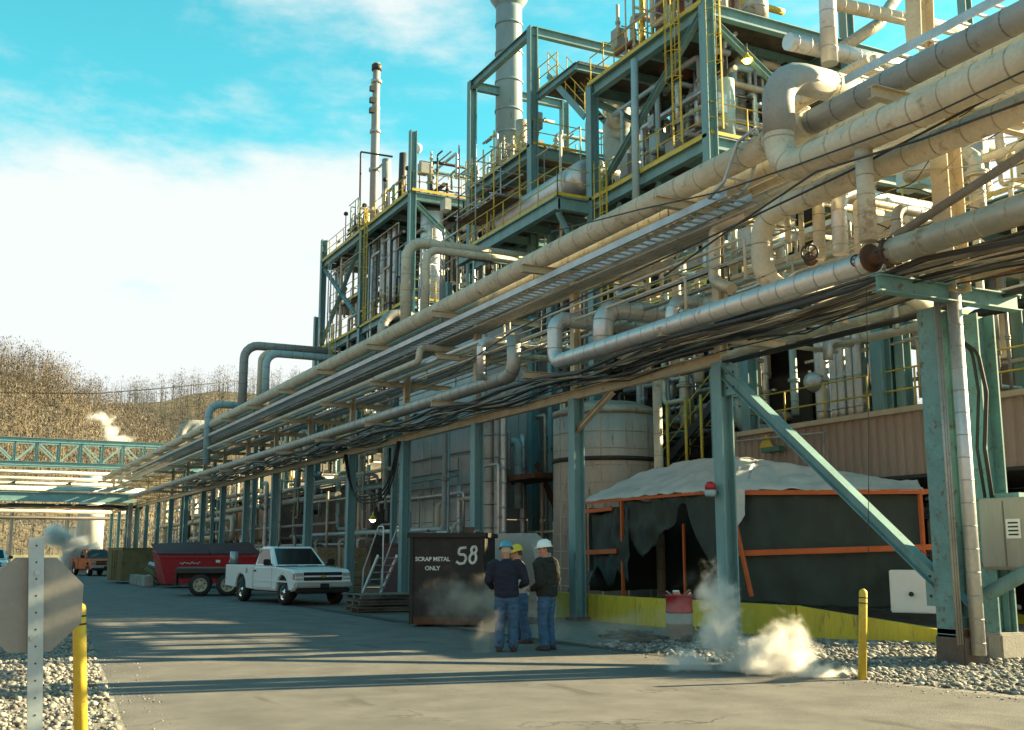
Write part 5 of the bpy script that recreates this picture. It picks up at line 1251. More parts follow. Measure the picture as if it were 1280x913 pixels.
# reddish box and pumps behind the columns
rb = thing('steel_box', (14.8, 38.5, 0), 'dark red steel box standing behind the rack column', 'box')
MB().box((15.0, 38.0, .95), (1.6, 2.2, 1.8), bev=.02).build('body', 'maroon', rb); MB().box((15.0, 38.0, 1.9), (1.7, 2.3, .08)).build('lid', 'maroon', rb)
def pump(label, x, y, m):
    t = thing('pump', (x, y, 0), label, 'pump')
    MB().box((x, y, .12), (.5, 1.3, .24)).build('base', 'concrete', t)
    q = MB().lathe((x, y + .05, .5), [(.05, 0), (.2, .02), (.2, .5), (.16, .55)], 16, (0, 1, 0))
    for k in range(5): q.lathe((x, y + .1 + k * .09, .5), [(.2, 0), (.23, .005), (.23, .02), (.2, .025)], 16, (0, 1, 0), cap=False)
    q.build('motor', m, t)
    MB().lathe((x, y - .35, .5), [(.08, 0), (.25, .05), (.25, .22), (.08, .3)], 16, (0, 1, 0)).build('casing', 'darksteel', t)
    MB().tube([(x, y - .25, .6), (x, y - .25, 2.2), (x + .8, y - .25, 2.2)], .07, 10, .15).build('riser', 'alu_dull', t)
pump('green pump motor behind the pickup truck', 16.2, 39.5, 'green'); pump('grey pump behind the parked flatbed', 16.0, 47.5, 'greyjacket')
pump('blue grey pump beside the grey pump far along the plant', 16.1, 50.5, 'paleblue'); pump('pale pump near the red container', 16.0, 54, 'alu_dull')

# ---- stop sign seen from behind
sp_ = onZ(45, 962)
sg = thing('stop_sign', (sp_.x, sp_.y, 0), 'back of an octagonal road sign on a pale square post', 'sign')
pt_, pb_ = onY(45.5, 672, sp_.y), onY(43, 930, sp_.y); pb_ = pb_ + (pb_ - pt_) * .15
MB().prof(pb_, pt_, [(-.055, -.03), (.055, -.03), (.055, .03), (-.055, .03)], (0, 1, 0)).build('post', 'signpost', sg)
for k in range(14):
    c_ = pb_ + (pt_ - pb_) * ((k + .5) / 14); MB().lathe(c_ + V(0, -.0305, 0), [(.008, -.001), (.008, .0015)], 8, (0, -1, 0)).build('post_hole', 'ink', sg)
q = MB(); r8 = .395; oc = onY(41, 756, sp_.y + .045)
v8 = [(oc.x + r8 * math.cos(math.pi / 8 + k * math.pi / 4), oc.y, oc.z + r8 * math.sin(math.pi / 8 + k * math.pi / 4)) for k in range(8)]
q.add(v8 + [(x, y + .004, z) for x, y, z in v8], [tuple(range(8)), tuple(range(15, 7, -1))] + [(k, (k + 1) % 8, 8 + (k + 1) % 8, 8 + k) for k in range(8)]); q.build('sign_plate', 'signback', sg)
for dz in (-.25, .25): MB().lathe((oc.x + .01, sp_.y - .03, oc.z + dz), [(.02, -.02), (.02, 0)], 8, (0, 1, 0)).build('bolt', 'galv', sg)

# ================================================================== vehicles
def wheel(parent, x, y, r, w, side, steel=False):
    t = MB().lathe((x, y - w / 2, r), [(r * .62, 0), (r * .92, 0), (r, w * .18), (r, w * .82), (r * .92, w), (r * .62, w)], 28, (0, 1, 0), cap=False).build('wheel', 'rubber', parent, True)
    yy = y + side * w * .42
    MB().lathe((x, yy - side * w * .3, r), [(r * .66, 0), (r * .64, w * .28), (r * .56, w * .3), (r * .46, w * .12), (r * .2, w * .12), (r * .17, w * .26), (.01, w * .28)], 24, (0, side, 0)).build('rim', 'chrome' if not steel else 'tan_cap', t, True)
    for k in range(6):
        a = k * math.pi / 3 + .3; MB().lathe((x + r * .4 * math.cos(a), yy - side * w * .13, r + r * .4 * math.sin(a)), [(r * .075, 0), (r * .07, .012)], 8, (0, side, 0)).build('rim_hole', 'ink', t, True)
    return t
def arch(cx_, r, z, a0=math.pi, a1=0.0, n=10): return [(cx_ + r * math.cos(a0 + (a1 - a0) * k / n), z + r * math.sin(a0 + (a1 - a0) * k / n)) for k in range(n + 1)]
def prism_y(prof, y0, y1, bev=0.0):
    bm = bmesh.new(); a = [bm.verts.new((x, y0, z)) for x, z in prof]; c = [bm.verts.new((x, y1, z)) for x, z in prof]; n = len(prof)
    bm.faces.new(a[::-1]); bm.faces.new(c)
    for i in range(n): bm.faces.new((a[i], a[(i + 1) % n], c[(i + 1) % n], c[i]))
    bmesh.ops.recalc_face_normals(bm, faces=bm.faces[:])
    if bev:
        ed = [e for e in bm.edges if e.calc_face_angle(0) > .5]
        bmesh.ops.bevel(bm, geom=ed, offset=bev, segments=3, affect='EDGES', clamp_overlap=True)
    bm.verts.index_update(); q = MB(); q.add([v.co.copy() for v in bm.verts], [[v.index for v in f.verts] for f in bm.faces], True); bm.free(); return q
def autosmooth(o, ang=.6):
    me = o.data; bm = bmesh.new(); bm.from_mesh(me)
    for e in bm.edges: e.smooth = e.calc_face_angle(0) < ang
    bm.to_mesh(me); bm.free(); return o
def pickup(label, loc, rz, paint='carpaint', name='pickup_truck', group=None):
    t = thing(name, loc, label, 'pickup truck', group, rz)
    r = .38; fx, rx_ = 1.86, -1.52
    cab = [(-.5, .42)] + [(1.36, .42)] + arch(fx, .47, .46)[0:] + [(2.4, .42), (2.66, .48), (2.72, .62), (2.70, .98), (2.52, 1.09), (1.1, 1.17), (-.5, 1.17)]
    autosmooth(prism_y(cab, -.97, .97, .045).build('body', paint, t, True))
    for s in (-1, 1):
        bed = [(-2.88, .5)] + [(rx_ - .5, .46)] + arch(rx_, .47, .46) + [(-.535, .44), (-.535, 1.2), (-2.88, 1.2)]
        autosmooth(prism_y(bed, s * .98 - .0, s * .90, .018).build('bed_side', paint, t, True))
        MB().box((rx_, s * .8, .68), (1.1, .22, .42)).build('wheel_liner', 'blackpaint', t, True)
        MB().box((fx, s * .75, .62), (.96, .3, .5)).build('wheel_liner', 'blackpaint', t, True)
        # door seams, handle, mirror
        for x in (1.02, -.46): MB().box((x, s * .9705, .8), (.012, .004, .66)).build('door_seam', 'ink', t, True)
        MB().box((.28, s * .9705, .5), (1.48, .004, .012)).build('door_seam', 'ink', t, True)
        MB().box((-.3, s * .985, 1.02), (.17, .03, .05), bev=.01).build('door_handle', 'ink', t, True)
        m_ = MB().box((.98, s * 1.12, 1.3), (.1, .24, .2), bev=.03); m_.bar((.98, s * .95, 1.22), (.98, s * 1.05, 1.26), .05, .05); m_.build('mirror', 'blackpaint', t, True)
        MB().box((1.1, s * .978, .72), (3.1, .012, .05)).build('side_moulding', paint, t, True)
    MB().box((-1.7, 0, .78), (2.36, 1.82, .06)).build('bed_floor', 'greyjacket', t, True)
    MB().box((-2.86, 0, .86), (.06, 1.78, .66)).build('tailgate', paint, t, True)
    MB().box((-.56, 0, .95), (.04, 1.78, .5)).build('bed_front', paint, t, True)
    MB().box((-2.98, 0, .55), (.16, 1.9, .2), bev=.03).build('rear_bumper', 'chrome', t, True)
    MB().box((0, 0, .45), (5.0, 1.1, .2)).build('chassis', 'blackpaint', t, True)
    # greenhouse
    B4 = [V(1.12, s * .93, 1.15) for s in (-1, 1)] + [V(-.5, s * .93, 1.15) for s in (1, -1)]
    T4 = [V(.34, s * .74, 1.80) for s in (-1, 1)] + [V(-.42, s * .74, 1.80) for s in (1, -1)]
    bm = bmesh.new(); vb = [bm.verts.new(p) for p in B4]; vt = [bm.verts.new(p) for p in T4]
    bm.faces.new(vt); bm.faces.new(vb[::-1])
    for i in range(4): bm.faces.new((vb[i], vb[(i + 1) % 4], vt[(i + 1) % 4], vt[i]))
    bmesh.ops.recalc_face_normals(bm, faces=bm.faces[:]); bmesh.ops.bevel(bm, geom=bm.edges[:], offset=.055, segments=3, affect='EDGES'); bm.verts.index_update()
    q = MB(); q.add([v.co.copy() for v in bm.verts], [[v.index for v in f.verts] for f in bm.faces], True); bm.free()
    autosmooth(q.build('cab', paint, t, True), .5)
    def pane(i, u0, u1, v0, v1, name):
        a, b_, c, d = B4[i], B4[(i + 1) % 4], T4[(i + 1) % 4], T4[i]
        nrm = (b_ - a).cross(d - a).normalized()
        if nrm.dot((a + c) / 2 - V(.1, 0, 1.4)) < 0: nrm = -nrm
        f = lambda u, v: (a + (b_ - a) * u) * (1 - v) + (d + (c - d) * u) * v + nrm * .006
        g = lambda u, v: f(u, v) - nrm * .012
        cs = [(u0, v0), (u1, v0), (u1, v1), (u0, v1)]
        q = MB(); q.add([f(*c_) for c_ in cs] + [g(*c_) for c_ in cs], [(0, 1, 2, 3), (7, 6, 5, 4), (0, 4, 5, 1), (1, 5, 6, 2), (2, 6, 7, 3), (3, 7, 4, 0)]); q.build(name, 'glass', t, True)
    pane(0, .07, .93, .12, .9, 'windscreen'); pane(2, .1, .9, .25, .88, 'rear_window')
    pane(1, .14, .9, .14, .88, 'side_window'); pane(3, .1, .86, .14, .88, 'side_window')
    MB().box((1.14, 0, 1.178), (.16, 1.7, .02)).build('cowl', 'blackpaint', t, True)
    for s in (-1, 1):
        MB().bar((1.2, s * .80, 1.166), (2.5, s * .74, 1.094), .012, .006).build('bonnet_seam', 'ink', t, True)
        MB().tube([(fx + .475 * math.cos(a), s * .972, .46 + .475 * math.sin(a)) for a in [math.pi * k / 14 for k in range(15)]], .018, 6).build('arch_lip', paint, t, True)
        MB().box((2.74, s * .55, .46), (.05, .2, .08), bev=.02).build('fog_lamp', 'lens', t, True)
        MB().box((-.44, s * .845, 1.47), (.03, .02, .5)).build('pillar_trim', 'blackpaint', t, True)
    MB().tube([(1.3, -.88, 1.15), (1.25, -.88, 2.0)], .006, 6).build('aerial', 'ink', t, True)
    MB().lathe((-1.0, -.985, 1.02), [(.09, -.004), (.09, .004)], 16, (0, 1, 0)).build('fuel_flap', 'lens', t, True)
    # front
    MB().box((2.705, 0, .88), (.05, 1.3, .26), bev=.015).build('grille', 'blackpaint', t, True)
    MB().box((2.735, 0, .885), (.02, 1.3, .045)).build('grille_bar', paint, t, True)
    q = MB(); q.add([(2.75, -.11, .865), (2.75, .07, .865), (2.75, .11, .905), (2.75, -.07, .905)], [(0, 1, 2, 3)]); q.box((2.748, 0, .885), (.004, .07, .07)); q.build('emblem', 'yellow', t, True)
    for s in (-1, 1):
        h = MB().box((2.66, s * .8, .93), (.12, .28, .12), bev=.02).build('headlight', 'lens', t, True)
        MB().box((2.66, s * .8, .8), (.12, .28, .09), bev=.02).build('headlight', 'lens', t, True)
        MB().box((2.62, s * .945, .87), (.12, .05, .2), bev=.01).build('turn_signal', 'amber', t, True)
        MB().box((-2.86, s * .94, .98), (.06, .07, .36)).build('tail_light', 'red', t, True)
    MB().box((2.76, 0, .63), (.16, 1.92, .16), bev=.03).build('front_bumper', 'lens', t, True)
    MB().box((2.72, 0, .46), (.12, 1.8, .15), bev=.03).build('valance', 'blackpaint', t, True)
    MB().box((2.845, 0, .6), (.01, .3, .14)).build('number_plate', 'blackpaint', t, True)
    for x in (.2, -.05): MB().box((1.18 + x * .3, .3 * (1 if x > 0 else -1.2), 1.19), (.02, .5, .02), rz=.3).build('wiper', 'ink', t, True)
    for x in (fx, rx_):
        for s in (-1, 1): wheel(t, x, s * .84, r, .26, s)
    return t
wf = onZ(356, 757); az = R(171); hd = V(math.sin(az), math.cos(az), 0); lt = V(-hd.y, hd.x, 0)
tc_ = wf - hd * 1.86 + lt * .86         # the near side is the truck's right side
pickup('white pickup truck parked beside the rack facing right', (tc_.x, tc_.y, .008), math.atan2(hd.y, hd.x))
p2 = onZ(117, 719.5); pickup('small orange red pickup far down the road beside steam', (p2.x, p2.y, .004), R(-80), 'orange')
p3 = onZ(-14, 724); pickup('white pickup cut off at the left picture edge', (p3.x, p3.y, .004), R(-92))
fbp = onZ(256, 745.5)
fb = thing('flatbed_trailer', (fbp.x, fbp.y + .9, 0), 'black flatbed trailer parked behind the white pickup', 'trailer', rz=R(-12))
MB().box((1.2, 0, .93), (4.2, 2.2, .16), bev=.01).build('deck', 'blackpaint', fb, True)
for i in range(9): MB().box((1.2, -.98 + i * .245, 1.03), (4.1, .22, .04)).build('deck_board', 'greywood', fb, True)
for s in (-1, 1):
    MB().box((1.2, s * .45, .75), (4.0, .12, .22)).build('chassis_rail', 'darksteel', fb, True)
    wheel(fb, 0, s * .92, .42, .28, s, True); wheel(fb, 1.0, s * .92, .42, .28, s, True)
MB().box((-.88, 0, .66), (.06, 2.1, .5)).build('tail_frame', 'blackpaint', fb, True)
MB().tube([(1.2, .2, 1.1), (1.2, .2, 1.65)], .16, 12).build('upright_can', 'galv', fb, True)
for i, (x, y, h, lb) in enumerate(((13.6, 44.5, 1.75, 'tan wooden crate stack behind the bed of the white pickup'), (14.4, 43.0, 1.6, 'tan wooden crate behind the cab of the white pickup'))):
    c_ = thing('crate', (x, y, 0), lb, 'crate')
    for k in range(6): MB().box((x, y, .16 + k * .3), (.75, .8, .27)).build('board', 'wood', c_)
    for sx in (-.38, .38):
        for sy in (-.4, .4): MB().box((x + sx, y + sy, .9), (.07, .07, 1.8)).build('batten', 'wood', c_)
# red container
rc = thing('roll_off_container', (10, 52, 0), 'long bright red waste container with dark lids', 'container')
q = MB(); X0_, X1_, Y0_, Y1_ = 8.05, 12.6, 51.3, 53.6
vsb = [(X0_ + .35, Y0_ + .1, .2), (X1_ - .2, Y0_ + .1, .2), (X1_ - .2, Y1_, .2), (X0_ + .35, Y1_, .2), (X0_, Y0_, 1.42), (X1_, Y0_, 1.42), (X1_, Y1_, 1.7), (X0_, Y1_, 1.7)]
q.add(vsb, [(0, 1, 5, 4), (1, 2, 6, 5), (2, 3, 7, 6), (3, 0, 4, 7), (3, 2, 1, 0), (4, 5, 6, 7)]); q.build('body', 'red', rc)
for i in range(7): MB().bar((X0_ + .5 + i * .62, Y0_ + .06, .25), (X0_ + .35 + i * .65, Y0_ - .03, 1.36), .08, .05, (0, 1, 0)).build('rib', 'red', rc)
MB().box(((X0_ + X1_) / 2, Y0_ - .02, 1.42), (X1_ - X0_ + .1, .1, .12)).build('rim', 'red', rc)
for i in range(2):
    xa = X0_ - .05 + i * 2.32; q = MB()
    q.add([(xa, Y0_ - .08, 1.5), (xa + 2.28, Y0_ - .08, 1.5), (xa + 2.28, Y1_, 2.05), (xa, Y1_, 1.95), (xa, Y0_ - .08, 1.56), (xa + 2.28, Y0_ - .08, 1.56), (xa + 2.28, Y1_, 2.11), (xa, Y1_, 2.01)], [(0, 1, 5, 4), (1, 2, 6, 5), (2, 3, 7, 6), (3, 0, 4, 7), (4, 5, 6, 7), (3, 2, 1, 0)]); q.build('lid', 'maroon', rc)
q = MB(); P = [(X0_ + .9 + k * .06, Y0_ - .065, 1.12 + .045 * math.sin(k * 2.3) + .03 * math.sin(k * 5.1)) for k in range(16)]; q.tube(P, .016, 6); q.build('painted_script', 'white', rc)
for x in (X0_ + 2.6, X0_ + 3.2): MB().box((x, Y0_ - .05, 1.2), (.2, .02, .12)).build('sticker', 'white', rc)
od = thing('dumpster', (7.8, 61, 0), 'rusty olive dumpster far along the road edge', 'dumpster')
MB().box((8.3, 61.5, .95), (1.9, 3.4, 1.6), rz=.1, bev=.02).build('body', 'olive', od); MB().box((8.3, 61.5, 1.8), (2.0, 3.5, .08), rz=.1).build('lid', 'olive', od)
for i in range(4): MB().box((7.3, 60.2 + i * .85, .95), (.08, .1, 1.5), rz=.1).build('rib', 'olive', od)
sh = thing('scrap_heap', (9.5, 56.5, 0), 'heap of grey scrap and pipe offcuts beside the red container', 'scrap')
rnd = random.Random(9)
for i in range(38):
    a = rnd.uniform(0, 6.28); rr_ = rnd.uniform(0, 1); c_ = V(9.4 + 1.2 * rr_ * math.cos(a), 57 + 1.4 * rr_ * math.sin(a), .2 + 1.1 * (1 - rr_) * rnd.random())
    d_ = V(rnd.uniform(-1, 1), rnd.uniform(-1, 1), rnd.uniform(-.2, .6)).normalized() * rnd.uniform(.3, .8)
    MB().tube([c_ - d_, c_ + d_], rnd.uniform(.04, .14), 8).build('scrap_piece', rnd.choice(('alu', 'galv', 'rust', 'darksteel', 'olive')), sh)
cbk = thing('barrier', (8.7, 57, 0), 'low concrete barrier blocks in front of the scrap heap', 'barrier')
for i in range(4): MB().box((8.05, 54.6 + i * 1.3, .25), (.4, 1.25, .5), bev=.03).build('block', 'concrete', cbk)

db = thing('debris', (11.6, 18, 0), 'dark broken boards lying on the gravel below the yellow wall', 'debris')
rnd = random.Random(4)
for i in range(12):
    p = onZ(rnd.uniform(770, 880), rnd.uniform(792, 806)); a = rnd.uniform(0, 3.1)
    d_ = V(math.cos(a), math.sin(a), 0) * rnd.uniform(.2, .5)
    MB().bar(p - d_ + V(0, 0, .05), p + d_ + V(0, 0, .05 + rnd.uniform(0, .15)), rnd.uniform(.08, .2), .04).build('board', rnd.choice(('greywood', 'rust', 'darksteel')), db)
# ================================================================== people
def loft(q, secs, n=14):
    """secs: list of (centre, (side vec), (front vec)) ellipses"""
    vs = []
    for c, a, b_ in secs:
        for k in range(n):
            t = 2 * math.pi * k / n; vs.append(Vector(c) + Vector(a) * math.cos(t) + Vector(b_) * math.sin(t))
    m = len(secs); fs = [(i * n + k, i * n + (k + 1) % n, (i + 1) * n + (k + 1) % n, (i + 1) * n + k) for i in range(m - 1) for k in range(n)]
    fs += [tuple(range(n - 1, -1, -1)), tuple((m - 1) * n + k for k in range(n))]
    q.add(vs, fs, True)
def limb(q, pts, rs, n=12, flat=1.0):
    """tapered limb through the points, elliptical rings, a few extra rings between joints"""
    pts = [Vector(p) for p in pts]; P, S = [], []
    for i in range(len(pts) - 1):
        for k in range(4):
            f = k / 4; P.append(pts[i].lerp(pts[i + 1], f)); S.append(rs[i] + (rs[i + 1] - rs[i]) * f)
    P.append(pts[-1]); S.append(rs[-1])
    secs = []
    for i, p in enumerate(P):
        d = (P[min(i + 1, len(P) - 1)] - P[max(0, i - 1)]).normalized()
        u = V(0, 1, 0) if abs(d.y) < .9 else V(1, 0, 0)
        a = d.cross(u).normalized(); b_ = d.cross(a).normalized()
        secs.append((p, a * S[i] * flat, b_ * S[i]))
    secs = [(secs[0][0] - (P[1] - P[0]).normalized() * S[0] * .6, secs[0][1] * .55, secs[0][2] * .55)] + secs + [(secs[-1][0] + (P[-1] - P[-2]).normalized() * S[-1] * .6, secs[-1][1] * .55, secs[-1][2] * .55)]
    loft(q, secs, n)
def fuse(q, name, m, parent, voxel, fold=0.0, fscale=9.0, smooth=4):
    o = q.build(name, m, parent, True)
    md = o.modifiers.new('r', 'REMESH'); md.mode = 'VOXEL'; md.voxel_size = voxel
    sm = o.modifiers.new('s', 'SMOOTH'); sm.iterations = smooth; sm.factor = .5
    bpy.context.view_layer.update()
    me = bpy.data.meshes.new_from_object(o.evaluated_get(bpy.context.evaluated_depsgraph_get()))
    o.modifiers.clear(); old = o.data; o.data = me; bpy.data.meshes.remove(old)
    if fold:
        for v in me.vertices:
            p = v.co
            w = noise.noise(Vector((p.x * fscale * .7, p.y * fscale * .7, p.z * fscale * 1.9))) + .5 * noise.noise(Vector((p.x * fscale * 2, p.y * fscale * 2, p.z * fscale * 3.4)))
            v.co = p + v.normal * w * fold
    me.polygons.foreach_set('use_smooth', [True] * len(me.polygons))
    if not me.materials: me.materials.append(MATS[m])
    return o
def hand(q, w, d, palm_n, s=1.0, curl=.5, side=1):
    """w wrist, d direction of the hand, palm_n direction the palm faces"""
    w, d, n = Vector(w), Vector(d).normalized(), Vector(palm_n).normalized(); t = d.cross(n).normalized() * side
    k = w + d * .085 * s
    limb(q, [w, w + d * .05 * s, k], [.026 * s, .036 * s, .034 * s], 10, .62)
    for i, L in enumerate((.070, .080, .075, .058)):
        b0 = k + t * (.028 - .0185 * i) * s
        c1 = b0 + (d * math.cos(curl * .6) + n * math.sin(curl * .6)) * L * .5 * s
        c2 = c1 + (d * math.cos(curl * 1.5) + n * math.sin(curl * 1.5)) * L * .32 * s
        c3 = c2 + (d * math.cos(curl * 2.2) + n * math.sin(curl * 2.2)) * L * .25 * s
        limb(q, [b0 - d * .01 * s, c1, c2, c3], [.0095 * s, .009 * s, .0085 * s, .0075 * s], 8)
    b0 = w + d * .025 * s + t * .028 * s
    limb(q, [b0, b0 + (d * .6 + t * .7 + n * .3) * .035 * s, b0 + (d * .95 + t * .5 + n * .5) * .065 * s], [.014 * s, .011 * s, .009 * s], 8)
def person(label, loc, az, top, legs, hat, hair, lean=(0, 0), arms=None, feet=None, head_turn=0.0, head_tilt=0.0, hgt=1.80, hood=False, build=1.0):
    """local frame: +x the person's left, -y forward (faces -y), z up"""
    t = thing('person', loc, label, 'person', rz=az)
    k = hgt / 1.80; lx, ly = lean
    feet = feet or [(.11, 0), (-.11, 0)]
    hip = V(0, 0, .93 * k); chest = V(lx * .7, ly * .7, 1.33 * k); neck = V(lx, ly, 1.51 * k)
    hc = neck + V(0, -.015, .145 * k)
    # ---- continuous body
    q = MB()
    ht = Matrix.Rotation(head_turn, 3, 'Z') @ Matrix.Rotation(head_tilt, 3, 'X')
    def hp_(x, y, z): return hc + ht @ V(x, y, z)
    secs = []
    for z, a, f, yo in ((-.125, .045, .05, -.03), (-.105, .06, .075, -.02), (-.06, .068, .088, -.006), (0, .075, .096, 0), (.05, .077, .098, .004), (.085, .068, .086, .004), (.11, .045, .055, .004), (.122, .015, .02, .004)):
        secs.append((hp_(0, yo, z * k), ht @ V(a * k, 0, 0), ht @ V(0, f * k, 0)))
    loft(q, secs, 16)
    limb(q, [hp_(0, -.088, .025), hp_(0, -.108, -.012), hp_(0, -.114, -.03), hp_(0, -.092, -.036)], [.010, .014, .017, .012], 8)       # nose
    limb(q, [hp_(-.03, -.083, -.066), hp_(0, -.092, -.068), hp_(.03, -.083, -.066)], [.008, .011, .008], 8)                          # lips
    limb(q, [hp_(0, -.07, -.105), hp_(0, -.082, -.1)], [.03, .022], 8)                                                           # chin
    for s in (-1, 1):
        limb(q, [hp_(s * .077, .008, .03), hp_(s * .087, .02, .012), hp_(s * .08, .008, -.03)], [.012, .018, .010], 8, .6)              # ears
        limb(q, [hp_(s * .012, -.088, .03), hp_(s * .035, -.09, .036), hp_(s * .058, -.078, .03)], [.008, .010, .008], 8)               # brows
        limb(q, [hp_(s * .025, -.074, .0), hp_(s * .06, -.062, -.02)], [.02, .022], 8)                                               # cheeks
    limb(q, [neck - V(0, 0, .1), neck, hc - V(0, .0, .04)], [.075 * k, .06 * k, .058 * k], 12)
    loft(q, [(hip, (.15, 0, 0), (0, .1, 0)), (chest, (.17, 0, 0), (0, .11, 0)), (chest + V(lx * .2, ly * .2, .12 * k), (.15, 0, 0), (0, .09, 0)), (neck - V(0, 0, .03), (.06, 0, 0), (0, .06, 0))], 14)
    sh = {s: chest + V(s * .195 * k * build, .01, .105 * k) for s in (-1, 1)}
    for s in (-1, 1):
        el, wr, hd_, pn = arms[s]
        el, wr = Vector(el), Vector(wr)
        limb(q, [sh[s], el, wr], [.05, .042, .03], 10)
        hand(q, wr, hd_, pn, .95 * k, .55, s)
        fx_, fy_ = feet[0 if s > 0 else 1]
        kn = V(s * .1 + (fx_ - s * .1) * .5, fy_ * .45 - .03, .5 * k)
        limb(q, [hip + V(s * .09, 0, 0), kn, V(fx_, fy_ + .02, .09)], [.07, .05, .04], 10)
    fuse(q, 'body', 'skin', t, .009, smooth=2)
    # eyes
    for s in (-1, 1):
        MB().lathe(hp_(s * .034, -.074, .012), [(.004, -.014), (.011, -.008), (.0125, 0), (.008, .008)], 10, ht @ V(0, -1, 0)).build('eye', 'ink', t, True)
    # ---- hair below the hat
    q = MB(); secs = []
    for z, a, f, yo in ((-.055, .055, .03, .075), (-.03, .078, .05, .055), (.0, .082, .075, .03), (.05, .084, .1, .008), (.09, .074, .09, .006)):
        secs.append((hp_(0, yo, z * k), ht @ V(a * k, 0, 0), ht @ V(0, f * k, 0)))
    loft(q, secs, 16); fuse(q, 'hair', hair, t, .011, .003, 60, 1)
    # ---- jacket or shirt
    bw = build
    q = MB()
    w0 = hip + V(0, 0, -.05 * k)
    loft(q, [(w0, (.178 * bw, 0, 0), (0, .125 * bw, 0)), (hip + V(0, 0, .03), (.185 * bw, 0, 0), (0, .135 * bw, 0)), (hip.lerp(chest, .45), (.182 * bw, 0, 0), (0, .138 * bw, 0)), (chest - V(0, 0, .06), (.2 * bw, 0, 0), (0, .142 * bw, 0)),
             (chest + V(lx * .15, ly * .15, .07 * k), (.205 * bw, 0, 0), (0, .13 * bw, 0)), (chest + V(lx * .2, ly * .2, .13 * k), (.16 * bw, 0, 0), (0, .105, 0)), (neck - V(0, -.01, .02), (.085, 0, 0), (0, .085, 0)), (neck + V(0, 0, .02), (.072, 0, 0), (0, .076, 0))], 20)
    for s in (-1, 1):
        el, wr = Vector(arms[s][0]), Vector(arms[s][1])
        limb(q, [sh[s] - V(s * .05, 0, -.01), sh[s] + V(s * .012, 0, -.03), sh[s].lerp(el, .5), el, el.lerp(wr, .5), wr - (wr - el).normalized() * .02], [.085 * bw, .083 * bw, .073 * bw, .064 * bw, .055, .046], 14)
    if hood: limb(q, [neck + V(-.11, .05, -.06), neck + V(0, .12, -.03), neck + V(.11, .05, -.06)], [.05, .065, .05], 12)
    fuse(q, 'jacket' if hood or 'jacket' in label else 'shirt', top, t, .015, .016, 8.0, 2)
    # ---- jeans
    q = MB()
    loft(q, [(hip + V(0, 0, .07), (.165, 0, 0), (0, .118, 0)), (hip, (.172, 0, 0), (0, .125, 0)), (hip - V(0, 0, .1), (.17, 0, 0), (0, .122, 0)), (hip - V(0, 0, .15), (.12, 0, 0), (0, .09, 0))], 18)
    for s in (-1, 1):
        fx_, fy_ = feet[0 if s > 0 else 1]
        kn = V(s * .1 + (fx_ - s * .1) * .5, fy_ * .45 - .03, .5 * k)
        limb(q, [hip + V(s * .088, 0, -.04), hip.lerp(kn, .45) + V(s * .055, 0, 0), kn, kn.lerp(V(fx_, fy_, .06), .5), V(fx_, fy_ + .01, .075)], [.112, .107, .09, .088, .086], 14)
    fuse(q, 'jeans', legs, t, .014, .013, 9.0, 2)
    # ---- boots
    for s in (-1, 1):
        fx_, fy_ = feet[0 if s > 0 else 1]; q = MB()
        loft(q, [(V(fx_, fy_ - .03, .0), (.052, 0, 0), (0, .14, 0)), (V(fx_, fy_ - .03, .03), (.056, 0, 0), (0, .145, 0)), (V(fx_, fy_ - .015, .075), (.05, 0, 0), (0, .115, 0)), (V(fx_, fy_ + .02, .12), (.05, 0, 0), (0, .065, 0)), (V(fx_, fy_ + .025, .18), (.05, 0, 0), (0, .06, 0))], 16)
        q.build('boot', 'boot', t, True)
    # ---- hard hat
    hb = hp_(0, .004, .055 * k)
    ax = ht @ V(0, 0, 1)
    q = MB(); n = 24; vs = []
    prof = [(.150, -.012, 1), (.152, -.006, 1), (.118, .004, 0), (.116, .03, 0), (.108, .06, 0), (.088, .088, 0), (.055, .106, 0), (.02, .113, 0)]
    for r_, z, brim in prof:
        for i in range(n):
            a = 2 * math.pi * i / n; fr = max(0, -math.sin(a)); x, y = math.cos(a), math.sin(a)
            rr_ = r_ if not brim else .118 + (r_ - .118) * (.45 + .9 * fr)
            vs.append(hb + ht @ V(x * rr_ * .93, y * rr_ * 1.12, z))
    q.add(vs, [(j * n + i, j * n + (i + 1) % n, (j + 1) * n + (i + 1) % n, (j + 1) * n + i) for j in range(len(prof) - 1) for i in range(n)] + [tuple((len(prof) - 1) * n + i for i in range(n))], True)
    o = q.build('hard_hat', hat, t, True); md = o.modifiers.new('t', 'SOLIDIFY'); md.thickness = .004
    MB().tube([hb + ht @ V(0, -.1 + .0, .088), hb + ht @ V(0, -.02, .115), hb + ht @ V(0, .06, .11), hb + ht @ V(0, .118, .06)], .014, 8, .05).build('hat_ridge', hat, o, True)
    return t
def facing(deg): return R(deg)
